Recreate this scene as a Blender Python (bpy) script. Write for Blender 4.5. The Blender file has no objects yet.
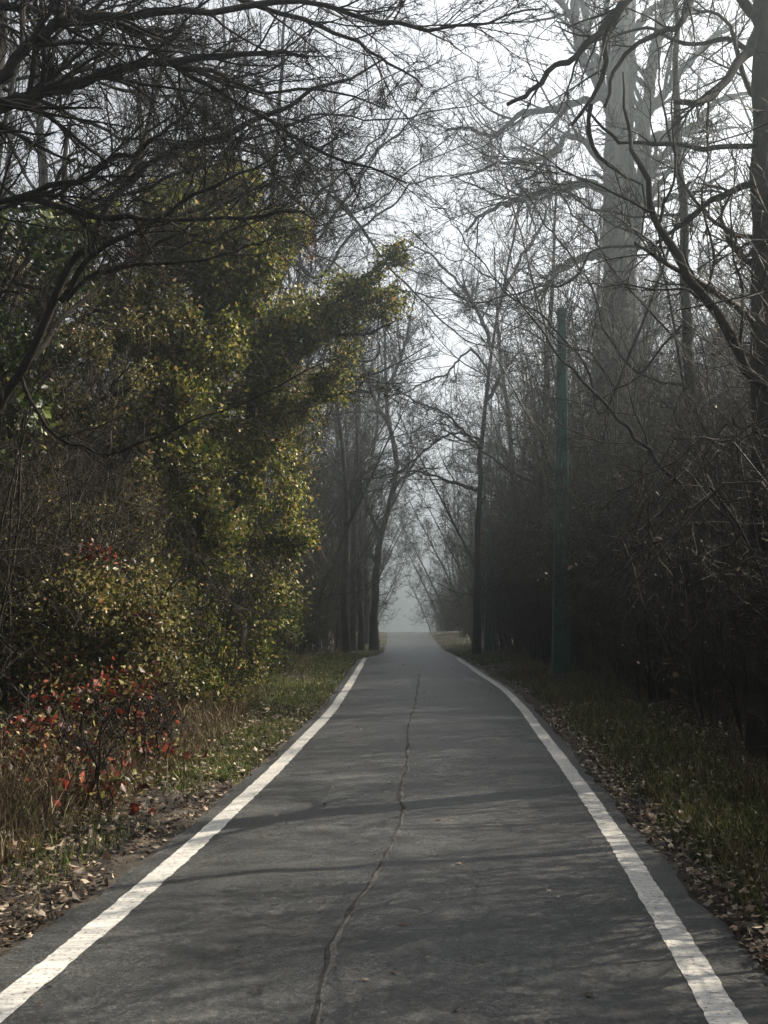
import bpy, math, random
import numpy as np
from mathutils import Vector

R = math.radians
rng = np.random.default_rng(7)
random.seed(7)
scene = bpy.context.scene
COL = scene.collection

# ------------------------------------------------------------------ camera
CAMZ = 1.48
F = 1000.0                                    # focal length in pixels of the 768x1024 frame
PITCH = math.atan(0.096)
cd = bpy.data.cameras.new('camera'); cam = bpy.data.objects.new('camera', cd); COL.objects.link(cam)
cd.sensor_fit = 'VERTICAL'; cd.sensor_height = 24.0; cd.lens = 24.0 * F / 1024.0
cd.clip_start = 0.05; cd.clip_end = 2000
cam.location = (0, 0, CAMZ); cam.rotation_euler = (R(90) + PITCH, 0, 0)
scene.camera = cam

# ------------------------------------------------------------------ light
SUN_EL, SUN_AZ = 41.0, 66.0                   # azimuth measured from the view direction (+Y) to the right (+X)
w = bpy.data.worlds.new('World'); scene.world = w; w.use_nodes = True
nt = w.node_tree; nt.nodes.clear()
sky = nt.nodes.new('ShaderNodeTexSky'); sky.sky_type = 'NISHITA'; sky.sun_disc = False
sky.sun_elevation = R(SUN_EL); sky.sun_rotation = R(SUN_AZ)
sky.air_density = 1.0; sky.dust_density = 4.0; sky.ozone_density = 1.0
hs = nt.nodes.new('ShaderNodeHueSaturation'); hs.inputs['Saturation'].default_value = 0.18
bg = nt.nodes.new('ShaderNodeBackground'); bg.inputs['Strength'].default_value = 0.09
wo = nt.nodes.new('ShaderNodeOutputWorld')
nt.links.new(sky.outputs[0], hs.inputs['Color']); nt.links.new(hs.outputs[0], bg.inputs[0]); nt.links.new(bg.outputs[0], wo.inputs[0])
sd = bpy.data.lights.new('sun', 'SUN'); sd.energy = 4.7; sd.angle = R(0.5); sd.color = (1.0, 0.87, 0.70)
so = bpy.data.objects.new('sun', sd); COL.objects.link(so); so.location = (30, 20, 40)
sdir = Vector((math.sin(R(SUN_AZ)) * math.cos(R(SUN_EL)), math.cos(R(SUN_AZ)) * math.cos(R(SUN_EL)), math.sin(R(SUN_EL))))
so.rotation_euler = sdir.to_track_quat('Z', 'Y').to_euler()
scene.view_settings.view_transform = 'Standard'; scene.view_settings.look = 'None'
scene.view_settings.exposure = 1.68; scene.view_settings.gamma = 1.0
c = scene.cycles
c.use_denoising = True; c.denoising_prefilter = 'NONE'; c.max_bounces = 5; c.diffuse_bounces = 2; c.glossy_bounces = 2; c.transmission_bounces = 2
c.volume_bounces = 1; c.transparent_max_bounces = 6
c.use_adaptive_sampling = True; c.adaptive_threshold = 0.02
HAZE = 0.0060

# ------------------------------------------------------------------ helpers
def tag(o, label=None, cat=None, group=None, kind=None):
    if label: o['label'] = label
    if cat: o['category'] = cat
    if group: o['group'] = group
    if kind: o['kind'] = kind
    return o

def mesh_np(name, verts, faces, mat, parent=None, smooth=True):
    """verts (V,3), faces (F,k) with one k; or list of (faces) arrays"""
    if not isinstance(faces, list): faces = [faces]
    faces = [f for f in faces if len(f)]
    me = bpy.data.meshes.new(name)
    verts = np.asarray(verts, dtype=np.float32)
    nl = sum(f.size for f in faces); nf = sum(len(f) for f in faces)
    me.vertices.add(len(verts)); me.vertices.foreach_set('co', verts.ravel())
    me.loops.add(nl); me.polygons.add(nf)
    idx = np.concatenate([f.ravel() for f in faces]).astype(np.int32)
    tot = np.concatenate([np.full(len(f), f.shape[1], dtype=np.int32) for f in faces])
    st = np.concatenate([[0], np.cumsum(tot)[:-1]]).astype(np.int32)
    me.loops.foreach_set('vertex_index', idx)
    me.polygons.foreach_set('loop_start', st)
    me.polygons.foreach_set('use_smooth', np.full(nf, smooth, dtype=bool))
    me.update(calc_edges=True)
    me.materials.append(mat)
    o = bpy.data.objects.new(name, me); COL.objects.link(o)
    if parent: o.parent = parent
    return o

def empty(name, loc, rz=0, sc=1.0):
    o = bpy.data.objects.new(name, None); COL.objects.link(o)
    o.location = loc; o.rotation_euler = (0, 0, rz); o.scale = (sc, sc, sc); o.empty_display_size = 0.2
    return o

def copy_tree(o, parent=None):
    c_ = o.copy(); COL.objects.link(c_)
    if parent: c_.parent = parent
    for ch in o.children: copy_tree(ch, c_)
    return c_

def unit(v): return v / np.maximum(np.linalg.norm(v, axis=-1, keepdims=True), 1e-9)

def tubes(pts, rad, sides):
    """pts (M,n,3), rad (M,n) -> verts, quads"""
    M, n, _ = pts.shape
    t = np.empty_like(pts); t[:, 1:-1] = pts[:, 2:] - pts[:, :-2]; t[:, 0] = pts[:, 1] - pts[:, 0]; t[:, -1] = pts[:, -1] - pts[:, -2]
    t = unit(t)
    ref = unit(np.cross(t[:, 0], np.where(np.abs(t[:, :1, 2]) < 0.9, [[0, 0, 1.0]], [[1.0, 0, 0]])))
    u = ref[:, None] - (ref[:, None] * t).sum(-1, keepdims=True) * t
    u = unit(u); v = np.cross(t, u)
    a = np.arange(sides) * 2 * np.pi / sides
    ring = u[:, :, None] * np.cos(a)[None, None, :, None] + v[:, :, None] * np.sin(a)[None, None, :, None]
    vs = pts[:, :, None] + ring * rad[:, :, None, None]
    i = np.arange(n - 1)[:, None] * sides; j = np.arange(sides)[None]; jn = (j + 1) % sides
    q = np.stack([i + j, i + jn, i + sides + jn, i + sides + j], -1).reshape(-1, 4)
    q = (np.arange(M)[:, None, None] * n * sides + q[None]).reshape(-1, 4)
    return vs.reshape(-1, 3), q

class Acc:
    def __init__(s): s.v = []; s.f = {}; s.n = 0
    def add(s, v, f):
        if len(v) == 0: return
        s.v.append(v); s.f.setdefault(f.shape[1], []).append(f + s.n); s.n += len(v)
    def tube(s, pts, rad, sides): s.add(*tubes(pts, rad, sides))
    def build(s, name, mat, parent=None, smooth=True):
        return mesh_np(name, np.concatenate(s.v), [np.concatenate(x) for x in s.f.values()], mat, parent, smooth)

def resample(ctrl, n, jit=0.0, g=None):
    """smooth curve through control points (Catmull-Rom), n samples, with slow random wobble"""
    g = g or rng
    c_ = np.asarray(ctrl, float); k = len(c_)
    c2 = np.vstack([2 * c_[0] - c_[1], c_, 2 * c_[-1] - c_[-2]])
    out = []
    for t in np.linspace(0, k - 1 - 1e-6, n):
        i = int(t); f = t - i; p0, p1, p2, p3 = c2[i:i + 4]
        out.append(0.5 * ((2 * p1) + (-p0 + p2) * f + (2 * p0 - 5 * p1 + 4 * p2 - p3) * f * f + (-p0 + 3 * p1 - 3 * p2 + p3) * f ** 3))
    out = np.array(out)
    if jit:
        nz = g.normal(0, 1, out.shape); nz[0] = 0
        nz = nz + np.roll(nz, 1, 0); out[:, :3] += nz[:, :3] * jit
    return out

def at(P, t):
    """points (M,n,3) at param t (M,k) -> pos, tangent"""
    M, n, _ = P.shape
    x = np.clip(t, 0, 0.9999) * (n - 1); i = x.astype(int); f = (x - i)[..., None]
    r = np.arange(M)[:, None]
    a, b = P[r, i], P[r, i + 1]
    return a * (1 - f) + b * f, unit(b - a), x

def grow(P, Rd, k, L, t0=0.2, t1=1.0, ang=(35, 70), n=5, noise=0.25, bias=(0, 0, 0.05), rr=0.6, rmin=0.002, tip=0.35, taper=0.5, g=None, keep=1.0, relL=None):
    g = g or rng
    M = P.shape[0]
    t = g.uniform(t0, t1, (M, k))
    pos, tan, x = at(P, t)
    i = x.astype(int); pr = Rd[np.arange(M)[:, None], i]
    a = np.radians(g.uniform(ang[0], ang[1], (M, k)))[..., None]
    rv = g.normal(0, 1, (M, k, 3)); perp = unit(rv - (rv * tan).sum(-1, keepdims=True) * tan)
    d = unit(np.cos(a) * tan + np.sin(a) * perp)
    if relL is not None:
        pl = np.linalg.norm(np.diff(P, axis=1), axis=-1).sum(1)[:, None] * relL
    else: pl = np.full((M, 1), L)
    ln = pl * (1 - taper * t) * g.uniform(0.5, 1.15, (M, k))
    m = g.random((M, k)) < keep
    pos, d, ln, pr = pos[m], d[m], ln[m], pr[m]
    N = len(pos)
    out = np.empty((N, n, 3)); out[:, 0] = pos
    bz = np.asarray(bias)
    for s in range(1, n):
        d = unit(d + g.normal(0, noise, (N, 3)) + bz)
        out[:, s] = out[:, s - 1] + d * (ln / (n - 1))[:, None]
    r0 = np.clip(pr * rr * g.uniform(0.7, 1.0, N), rmin, None)
    rad = r0[:, None] * np.linspace(1, tip, n)[None]
    return out, np.maximum(rad, rmin * 0.7)

# pixel of the photograph + distance along the view -> a point of the place
CA, SA = math.cos(PITCH), math.sin(PITCH)
def P3(px, py, d):
    u = (px - 384) / F; v = (512 - py) / F
    dy = CA - v * SA; dz = v * CA + SA; s = d / dy
    return np.array([u * s, d, CAMZ + dz * s])

# ------------------------------------------------------------------ the ground's profile along the path
PD = np.array([-60, 0, 4, 6, 9, 13, 18, 24, 30, 38, 46, 56, 61, 66, 69, 74, 82, 95, 130, 400.])
PZ = CAMZ - np.array([1.50, 1.48, 1.48, 1.47, 1.44, 1.41, 1.38, 1.39, 1.50, 1.75, 1.95, 1.92, 1.78, 1.64, 1.64, 1.85, 2.4, 3.3, 4.8, 12.0])
_dd = np.arange(-60, 400, 0.25); _zz = np.interp(_dd, PD, PZ)
_k = np.exp(-0.5 * (np.arange(-12, 13) / 5.0) ** 2); _k /= _k.sum()
_zz = np.convolve(np.pad(_zz, 12, mode='edge'), _k, mode='valid')
def prof(y): return np.interp(y, _dd, _zz)
def depth_at(py):
    d = np.linspace(2, 60, 5800); dz = CAMZ - prof(d)
    v = (512 - py) / F; slope = (v * CA + SA) / (CA - v * SA)
    return d[np.argmax(dz + slope * d < 0)] if np.any(dz + slope * d < 0) else 60
_ly = [1020, 976, 895, 825, 757, 714, 684, 667, 658]; _lx = [-10, 43, 140, 217, 288, 330, 350, 360, 365]
_ry = [1020, 900, 825, 758, 740, 706, 690, 672, 662]; _rx = [724, 654, 608, 560, 546, 522, 505, 477, 462]
def edge(ys, xs):
    D = [depth_at(y) for y in ys]; X = [(x - 384) / F * d / (CA - (512 - y) / F * SA) for x, y, d in zip(xs, ys, D)]
    return D, X
_ld, _lxw = edge(_ly, _lx); _rd, _rxw = edge(_ry, _rx)
def _ext(D, X, side):
    s0 = (X[2] - X[0]) / (D[2] - D[0])
    D = [-60, D[0] - 4] + list(D) + [37, 44, 56, 66, 80, 120, 400]
    c_ = [1.20, 1.40, 1.52, 1.60, 1.8, 2.2, 2.2]
    X = [X[0] - s0 * 6, X[0] - s0 * 4] + list(X) + [q + side * 1.32 for q in c_]
    Xi = np.interp(_dd, D, X); k2 = np.exp(-0.5 * (np.arange(-12, 13) / 4.0) ** 2); k2 /= k2.sum()
    return np.convolve(np.pad(Xi, 12, mode='edge'), k2, mode='valid')
_LX = _ext(_ld, _lxw, -1); _RX = _ext(_rd, _rxw, 1)
def lx(y): return np.interp(y, _dd, _LX)
def rx(y): return np.interp(y, _dd, _RX)

def marg(y): return np.interp(y, [4, 7, 28, 36], [.30, .17, .15, .06])      # asphalt outside the painted lines
def vnoise(x, y, seed=0):
    """cheap smooth value noise, vectorised"""
    x = np.asarray(x, float); y = np.asarray(y, float)
    xi = np.floor(x).astype(np.int64); yi = np.floor(y).astype(np.int64); fx = x - xi; fy = y - yi
    fx = fx * fx * (3 - 2 * fx); fy = fy * fy * (3 - 2 * fy)
    def h(a, b):
        n = (a * 374761393 + b * 668265263 + seed * 1442695041) & 0x7fffffff
        n = ((n ^ (n >> 13)) * 1274126177) & 0x7fffffff
        return ((n ^ (n >> 16)) & 0xffff) / 65535.0
    return (h(xi, yi) * (1 - fx) + h(xi + 1, yi) * fx) * (1 - fy) + (h(xi, yi + 1) * (1 - fx) + h(xi + 1, yi + 1) * fx) * fy
def ground_z(x, y):
    x = np.asarray(x, float); y = np.asarray(y, float)
    off = np.maximum(lx(y) - x, x - rx(y)) - marg(y) - .03             # metres outside the asphalt
    o = np.clip(off, 0, None)
    z = prof(y) - 0.02 + np.clip(o / 0.5, 0, 1) * 0.05 + np.clip(o - 0.6, 0, 6) * 0.035
    return z + np.clip(o / 0.8, 0, 1) * (0.08 * (vnoise(x * 1.3, y * 1.3, 3) - 0.5) + 0.04 * (vnoise(x * 4, y * 4, 5) - 0.5)) + np.clip((o - 2) / 6, 0, 1) * 0.6 * (vnoise(x * .2, y * .2, 9) - 0.4)

# ------------------------------------------------------------------ materials
def newmat(name):
    m = bpy.data.materials.new(name); m.use_nodes = True; m.node_tree.nodes.clear()
    return m, m.node_tree
def N(t, typ, **kw):
    n = t.nodes.new(typ)
    for k, v in kw.items(): setattr(n, k, v)
    return n
def ramp(t, stops):
    r = N(t, 'ShaderNodeValToRGB'); e = r.color_ramp.elements
    while len(e) < len(stops): e.new(0.5)
    for i, (p, col) in enumerate(stops): e[i].position = p; e[i].color = (*col, 1)
    return r
def bark_mat(name, stops, scale=8.0, stretch=0.25, bump=0.6, rough=0.95):
    m, t = newmat(name); o = N(t, 'ShaderNodeOutputMaterial'); b = N(t, 'ShaderNodeBsdfPrincipled')
    tc = N(t, 'ShaderNodeTexCoord'); mp = N(t, 'ShaderNodeMapping'); mp.inputs['Scale'].default_value = (1, 1, stretch)
    n1 = N(t, 'ShaderNodeTexNoise'); n1.inputs['Scale'].default_value = scale; n1.inputs['Detail'].default_value = 6; n1.inputs['Roughness'].default_value = 0.65
    r = ramp(t, stops); bp = N(t, 'ShaderNodeBump'); bp.inputs['Strength'].default_value = bump; bp.inputs['Distance'].default_value = 0.02
    L = t.links.new
    L(tc.outputs['Object'], mp.inputs[0]); L(mp.outputs[0], n1.inputs['Vector']); L(n1.outputs['Fac'], r.inputs[0]); L(r.outputs[0], b.inputs['Base Color'])
    L(n1.outputs['Fac'], bp.inputs['Height']); L(bp.outputs[0], b.inputs['Normal']); b.inputs['Roughness'].default_value = rough
    b.inputs['Specular IOR Level'].default_value = 0.08
    L(b.outputs[0], o.inputs[0]); return m
def leaf_mat(name, stops, transl=0.35, rough=0.45, spec=0.4):
    m, t = newmat(name); o = N(t, 'ShaderNodeOutputMaterial'); b = N(t, 'ShaderNodeBsdfPrincipled'); tr = N(t, 'ShaderNodeBsdfTranslucent'); mx = N(t, 'ShaderNodeMixShader')
    g = N(t, 'ShaderNodeNewGeometry'); r = ramp(t, [(p, tuple(q * (0.27 + 0.66 * p * p) for q in c_)) for p, c_ in stops]); L = t.links.new
    L(g.outputs['Random Per Island'], r.inputs[0]); L(r.outputs[0], b.inputs['Base Color']); L(r.outputs[0], tr.inputs[0])
    b.inputs['Roughness'].default_value = rough; b.inputs['Specular IOR Level'].default_value = spec
    mx.inputs[0].default_value = transl; L(b.outputs[0], mx.inputs[1]); L(tr.outputs[0], mx.inputs[2]); L(mx.outputs[0], o.inputs[0]); return m

M_bark = bark_mat('bark_dark', [(0.3, (0.009, 0.008, 0.007)), (0.7, (0.034, 0.030, 0.026))], 14)
M_bark_pale = bark_mat('bark_pale', [(0.35, (0.012, 0.011, 0.010)), (0.65, (0.065, 0.060, 0.053))], 10)
M_twig = bark_mat('twig', [(0.3, (0.008, 0.007, 0.006)), (0.7, (0.048, 0.040, 0.032))], 6, 1.0, 0.0, 0.6)
M_twig_dark = bark_mat('twig_dark', [(0.3, (0.008, 0.007, 0.006)), (0.7, (0.026, 0.022, 0.018))], 6, 1.0, 0.0, 0.75)
M_deadwood = bark_mat('bare_wood', [(0.35, (0.035, 0.033, 0.030)), (0.65, (0.14, 0.132, 0.12))], 5, 0.08, 0.8)
M_ivy = leaf_mat('vine_leaves', [(0.0, (0.06, 0.10, 0.02)), (0.35, (0.13, 0.19, 0.03)), (0.6, (0.27, 0.31, 0.045)), (0.8, (0.42, 0.40, 0.07)), (0.93, (0.45, 0.37, 0.12)), (1.0, (0.34, 0.16, 0.06))], 0.42)
M_ivyg = leaf_mat('green_leaves', [(0.0, (0.05, 0.09, 0.02)), (0.5, (0.13, 0.20, 0.035)), (0.85, (0.25, 0.31, 0.05)), (1.0, (0.36, 0.32, 0.07))], 0.42)
M_olive = leaf_mat('olive_leaves', [(0.0, (0.05, 0.05, 0.02)), (0.35, (0.12, 0.12, 0.03)), (0.7, (0.26, 0.25, 0.06)), (0.9, (0.34, 0.29, 0.12)), (1.0, (0.30, 0.15, 0.08))])
M_dgreen = leaf_mat('dark_leaves', [(0.0, (0.02, 0.04, 0.012)), (0.7, (0.05, 0.09, 0.02)), (1.0, (0.16, 0.2, 0.04))], 0.25)
M_red = leaf_mat('red_leaves', [(0.0, (0.08, 0.018, 0.013)), (0.5, (0.17, 0.028, 0.018)), (0.85, (0.36, 0.055, 0.03)), (1.0, (0.42, 0.17, 0.11))], 0.3)
M_orange = leaf_mat('orange_leaves', [(0.0, (0.25, 0.09, 0.03)), (0.5, (0.42, 0.17, 0.05)), (1.0, (0.5, 0.27, 0.08))])
M_brown = leaf_mat('dry_leaves', [(0.0, (0.05, 0.03, 0.018)), (0.45, (0.13, 0.08, 0.048)), (0.75, (0.28, 0.20, 0.13)), (1.0, (0.50, 0.42, 0.32))], 0.2, 0.55)
M_grass = leaf_mat('grass_green', [(0.0, (0.05, 0.09, 0.02)), (0.5, (0.12, 0.19, 0.035)), (0.8, (0.20, 0.24, 0.05)), (1.0, (0.34, 0.28, 0.12))], 0.35, 0.5)
M_weed = leaf_mat('brown_weed', [(0.0, (0.06, 0.032, 0.018)), (0.5, (0.14, 0.085, 0.045)), (0.85, (0.26, 0.18, 0.10)), (1.0, (0.34, 0.28, 0.16))], 0.25, 0.55)
M_straw = leaf_mat('grass_dry', [(0.0, (0.07, 0.04, 0.02)), (0.5, (0.15, 0.10, 0.05)), (0.85, (0.27, 0.20, 0.11)), (1.0, (0.12, 0.14, 0.04))], 0.25, 0.55)

def mat_asphalt():
    m, t = newmat('asphalt'); o = N(t, 'ShaderNodeOutputMaterial'); b = N(t, 'ShaderNodeBsdfPrincipled'); tc = N(t, 'ShaderNodeTexCoord'); L = t.links.new
    n1 = N(t, 'ShaderNodeTexNoise'); n1.inputs['Scale'].default_value = 42; n1.inputs['Detail'].default_value = 7; n1.inputs['Roughness'].default_value = 0.86
    mp = N(t, 'ShaderNodeMapping'); mp.inputs['Scale'].default_value = (0.6, 1.4, 1)
    n2 = N(t, 'ShaderNodeTexNoise'); n2.inputs['Scale'].default_value = 1.3; n2.inputs['Detail'].default_value = 6; n2.inputs['Roughness'].default_value = 0.6
    mp3 = N(t, 'ShaderNodeMapping'); mp3.inputs['Scale'].default_value = (1.2, 9, 1)
    n3 = N(t, 'ShaderNodeTexNoise'); n3.inputs['Scale'].default_value = 2.0; n3.inputs['Detail'].default_value = 5
    vo = N(t, 'ShaderNodeTexVoronoi'); vo.inputs['Scale'].default_value = 190
    r1 = ramp(t, [(0.36, (0.009, 0.0102, 0.011)), (0.5, (0.028, 0.0305, 0.032)), (0.64, (0.092, 0.094, 0.094))])
    r2 = ramp(t, [(0.32, (0.55, 0.57, 0.59)), (0.5, (0.95, 0.96, 0.96)), (0.68, (1.45, 1.43, 1.38))])
    r3 = ramp(t, [(0.35, (0.86, 0.86, 0.87)), (0.7, (1.12, 1.11, 1.1))])
    rv = ramp(t, [(0.0, (1.5, 1.48, 1.42)), (0.22, (1, 1, 1))])
    L(tc.outputs['Object'], n1.inputs['Vector']); L(tc.outputs['Object'], mp.inputs[0]); L(mp.outputs[0], n2.inputs['Vector']); L(tc.outputs['Object'], mp3.inputs[0]); L(mp3.outputs[0], n3.inputs['Vector']); L(tc.outputs['Object'], vo.inputs['Vector'])
    L(n1.outputs['Fac'], r1.inputs[0]); L(n2.outputs['Fac'], r2.inputs[0]); L(n3.outputs['Fac'], r3.inputs[0]); L(vo.outputs['Distance'], rv.inputs[0])
    n5 = N(t, 'ShaderNodeTexNoise'); n5.inputs['Scale'].default_value = 130; n5.inputs['Detail'].default_value = 3; n5.inputs['Roughness'].default_value = 0.9; L(tc.outputs['Object'], n5.inputs['Vector'])
    r5 = ramp(t, [(0.36, (0.40, 0.41, 0.42)), (0.5, (0.92, 0.92, 0.92)), (0.64, (1.9, 1.87, 1.8))]); L(n5.outputs['Fac'], r5.inputs[0])
    prev = r1.outputs[0]
    for q in (r2, r3, rv, r5):
        mx = N(t, 'ShaderNodeMix', data_type='RGBA', blend_type='MULTIPLY'); mx.inputs[0].default_value = 1.0
        L(prev, mx.inputs[6]); L(q.outputs[0], mx.inputs[7]); prev = mx.outputs[2]
    L(prev, b.inputs['Base Color'])
    bp = N(t, 'ShaderNodeBump'); bp.inputs['Strength'].default_value = 1.0; bp.inputs['Distance'].default_value = 0.006
    L(n1.outputs['Fac'], bp.inputs['Height']); L(bp.outputs[0], b.inputs['Normal'])
    rr = N(t, 'ShaderNodeMapRange'); rr.inputs[3].default_value = 0.38; rr.inputs[4].default_value = 0.54; b.inputs['Specular IOR Level'].default_value = 0.45; L(n2.outputs['Fac'], rr.inputs[0]); L(rr.outputs[0], b.inputs['Roughness'])
    L(b.outputs[0], o.inputs[0]); return m
def mat_paint():
    m, t = newmat('line_paint'); o = N(t, 'ShaderNodeOutputMaterial'); b = N(t, 'ShaderNodeBsdfPrincipled'); tc = N(t, 'ShaderNodeTexCoord'); L = t.links.new
    mp = N(t, 'ShaderNodeMapping'); mp.inputs['Scale'].default_value = (2.5, 34, 1)
    n1 = N(t, 'ShaderNodeTexNoise'); n1.inputs['Scale'].default_value = 1.6; n1.inputs['Detail'].default_value = 4
    n2 = N(t, 'ShaderNodeTexNoise'); n2.inputs['Scale'].default_value = 45; n2.inputs['Detail'].default_value = 6; n2.inputs['Roughness'].default_value = 0.75
    r = ramp(t, [(0.32, (0.28, 0.278, 0.265)), (0.6, (0.46, 0.455, 0.435))]); r2 = ramp(t, [(0.36, (0.22, 0.22, 0.22)), (0.47, (1, 1, 1))])
    L(tc.outputs['Object'], mp.inputs[0]); L(mp.outputs[0], n1.inputs['Vector']); L(tc.outputs['Object'], n2.inputs['Vector']); L(n1.outputs['Fac'], r.inputs[0]); L(n2.outputs['Fac'], r2.inputs[0])
    mx = N(t, 'ShaderNodeMix', data_type='RGBA', blend_type='MULTIPLY'); mx.inputs[0].default_value = 1.0; L(r.outputs[0], mx.inputs[6]); L(r2.outputs[0], mx.inputs[7]); L(mx.outputs[2], b.inputs['Base Color'])
    bp = N(t, 'ShaderNodeBump'); bp.inputs['Strength'].default_value = 0.6; bp.inputs['Distance'].default_value = 0.004; L(n1.outputs['Fac'], bp.inputs['Height']); L(bp.outputs[0], b.inputs['Normal'])
    b.inputs['Roughness'].default_value = 0.6; L(b.outputs[0], o.inputs[0]); return m
def mat_simple(name, stops, scale, rough=0.9, bump=0.4, detail=8):
    m, t = newmat(name); o = N(t, 'ShaderNodeOutputMaterial'); b = N(t, 'ShaderNodeBsdfPrincipled'); tc = N(t, 'ShaderNodeTexCoord'); L = t.links.new
    n1 = N(t, 'ShaderNodeTexNoise'); n1.inputs['Scale'].default_value = scale; n1.inputs['Detail'].default_value = detail; n1.inputs['Roughness'].default_value = 0.7
    r = ramp(t, stops); L(tc.outputs['Object'], n1.inputs['Vector']); L(n1.outputs['Fac'], r.inputs[0]); L(r.outputs[0], b.inputs['Base Color'])
    bp = N(t, 'ShaderNodeBump'); bp.inputs['Strength'].default_value = bump; bp.inputs['Distance'].default_value = 0.03; L(n1.outputs['Fac'], bp.inputs['Height']); L(bp.outputs[0], b.inputs['Normal'])
    b.inputs['Roughness'].default_value = rough; L(b.outputs[0], o.inputs[0]); return m
M_soil = mat_simple('soil', [(0.3, (0.012, 0.009, 0.006)), (0.5, (0.026, 0.020, 0.014)), (0.7, (0.05, 0.038, 0.026))], 5, 0.95, 0.8)
M_crack = mat_simple('crack', [(0.3, (0.006, 0.006, 0.006)), (0.7, (0.014, 0.014, 0.013))], 40, 0.9)
M_ridge = mat_simple('crack_ridge', [(0.35, (0.026, 0.026, 0.025)), (0.65, (0.080, 0.078, 0.073))], 40, 0.7)
M_green = mat_simple('green_paint', [(0.3, (0.001, 0.036, 0.027)), (0.7, (0.003, 0.080, 0.060))], 6, 0.45, 0.1)
M_concrete = mat_simple('post_foot', [(0.3, (0.05, 0.05, 0.045)), (0.7, (0.11, 0.105, 0.095))], 12, 0.9)

# ------------------------------------------------------------------ ground, path, markings
def sheet(name, xs_fn, ys, nx, zf, mat, kind='structure'):
    yy = np.asarray(ys); V = []
    for y in yy:
        x = xs_fn(y, nx); V.append(np.stack([x, np.full(nx, y), zf(x, np.full(nx, y))], -1))
    V = np.concatenate(V); ny = len(yy)
    i = np.arange(ny - 1)[:, None] * nx; j = np.arange(nx - 1)[None]
    q = np.stack([i + j, i + j + 1, i + nx + j + 1, i + nx + j], -1).reshape(-1, 4)
    o = mesh_np(name, V, q, mat); tag(o, kind=kind); return o
u = np.linspace(-1, 1, 281)
gx = np.sign(u) * (np.abs(u) ** 3.2) * 145 + u * 5
ys = np.concatenate([np.arange(-30, 0, 1.0), np.arange(0, 25, 0.12), np.arange(25, 80, 0.5), np.arange(80, 290, 4)])
sheet('ground', lambda y, n: gx + (lx(y) + rx(y)) / 2 * math.exp(-max(0, y - 90) / 60), ys, 281, ground_z, M_soil)

yr = np.concatenate([np.arange(-12, 1, 0.5), np.arange(1, 30, 0.06), np.arange(30, 130, 0.5)])
def wob(y, s, f=3.0): return vnoise(y * f, y * 0 + s * 7.3, s) - 0.5
def road_x(y, n):
    mg = marg(y)
    a = lx(y) - mg + 0.10 * wob(y, 1, 1.5) + 0.05 * wob(y, 2, 7); b = rx(y) + mg + 0.10 * wob(y, 3, 1.5) + 0.05 * wob(y, 4, 7)
    return np.linspace(a, b, n)
def road_z(x, y):
    m = (lx(y) + rx(y)) / 2
    return prof(y) + 0.012 - 0.012 * (x - m) ** 2 * 0.6 + 0.006 * (vnoise(x * 1.5, y * 1.2, 21) - 0.5)
road = sheet('cycle_path', road_x, yr, 25, road_z, M_asphalt if False else mat_asphalt())
M_paint = mat_paint()
yl = np.concatenate([np.arange(-4, 1, 0.1), np.arange(1, 31, 0.03)])
def line_x(fn, s):
    def f(y, n):
        cc = fn(y) + 0.015 * wob(y, s, 0.8)
        return np.linspace(cc - 0.066 + 0.007 * wob(y, s + 1, 5) + 0.012 * wob(y, s + 5, 24), cc + 0.066 + 0.007 * wob(y, s + 2, 4.3) + 0.012 * wob(y, s + 6, 24), n)
    return f
sheet('edge_line_left', line_x(lx, 31), yl, 4, lambda x, y: road_z(x, y) + 0.004, M_paint)
sheet('edge_line_right', line_x(rx, 41), yl, 4, lambda x, y: road_z(x, y) + 0.004, M_paint)
# the long crack down the middle: dark line with a lifted pale lip
_cp = [(312, 1023), (318, 995), (326, 965), (330, 950), (345, 920), (362, 895), (376, 872), (388, 852), (398, 832), (402, 812), (400, 795), (405, 775), (408, 750), (408, 725), (415, 705), (417, 690), (419, 676)]
cpts = np.array([[(x - 384) / F * depth_at(y) / (CA - (512 - y) / F * SA), depth_at(y)] for x, y in _cp])
cy = np.arange(3.65, 21, 0.03); cx = np.interp(cy, cpts[:, 1], cpts[:, 0]) + 0.022 * wob(cy, 51, 3.5) + 0.018 * wob(cy, 52, 12)
def strip(name, x0, x1, dz, mat):
    V = np.empty((len(cy), 2, 3)); V[:, 0, 0] = x0; V[:, 1, 0] = x1; V[..., 1] = cy[:, None]; V[..., 2] = road_z(V[..., 0], V[..., 1]) + dz
    i = np.arange(len(cy) - 1) * 2; q = np.stack([i, i + 1, i + 3, i + 2], -1)
    o = mesh_np(name, V.reshape(-1, 3), q, mat); tag(o, kind='structure')
wv = 0.005 + 0.013 * vnoise(cy * 5, cy * 0, 61) ** 2
fade = np.clip(vnoise(cy * 0.9, cy * 0, 62) * 2.2 - 0.2, 0.6, 1)
strip('path_crack', cx - wv * fade, cx + wv * fade, 0.0035, M_crack)
strip('path_crack_lip', cx + wv * fade + 0.001, cx + wv * fade + 0.004 + 0.034 * vnoise(cy * 2, cy * 0, 63) * fade, 0.0055, M_ridge)

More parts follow.
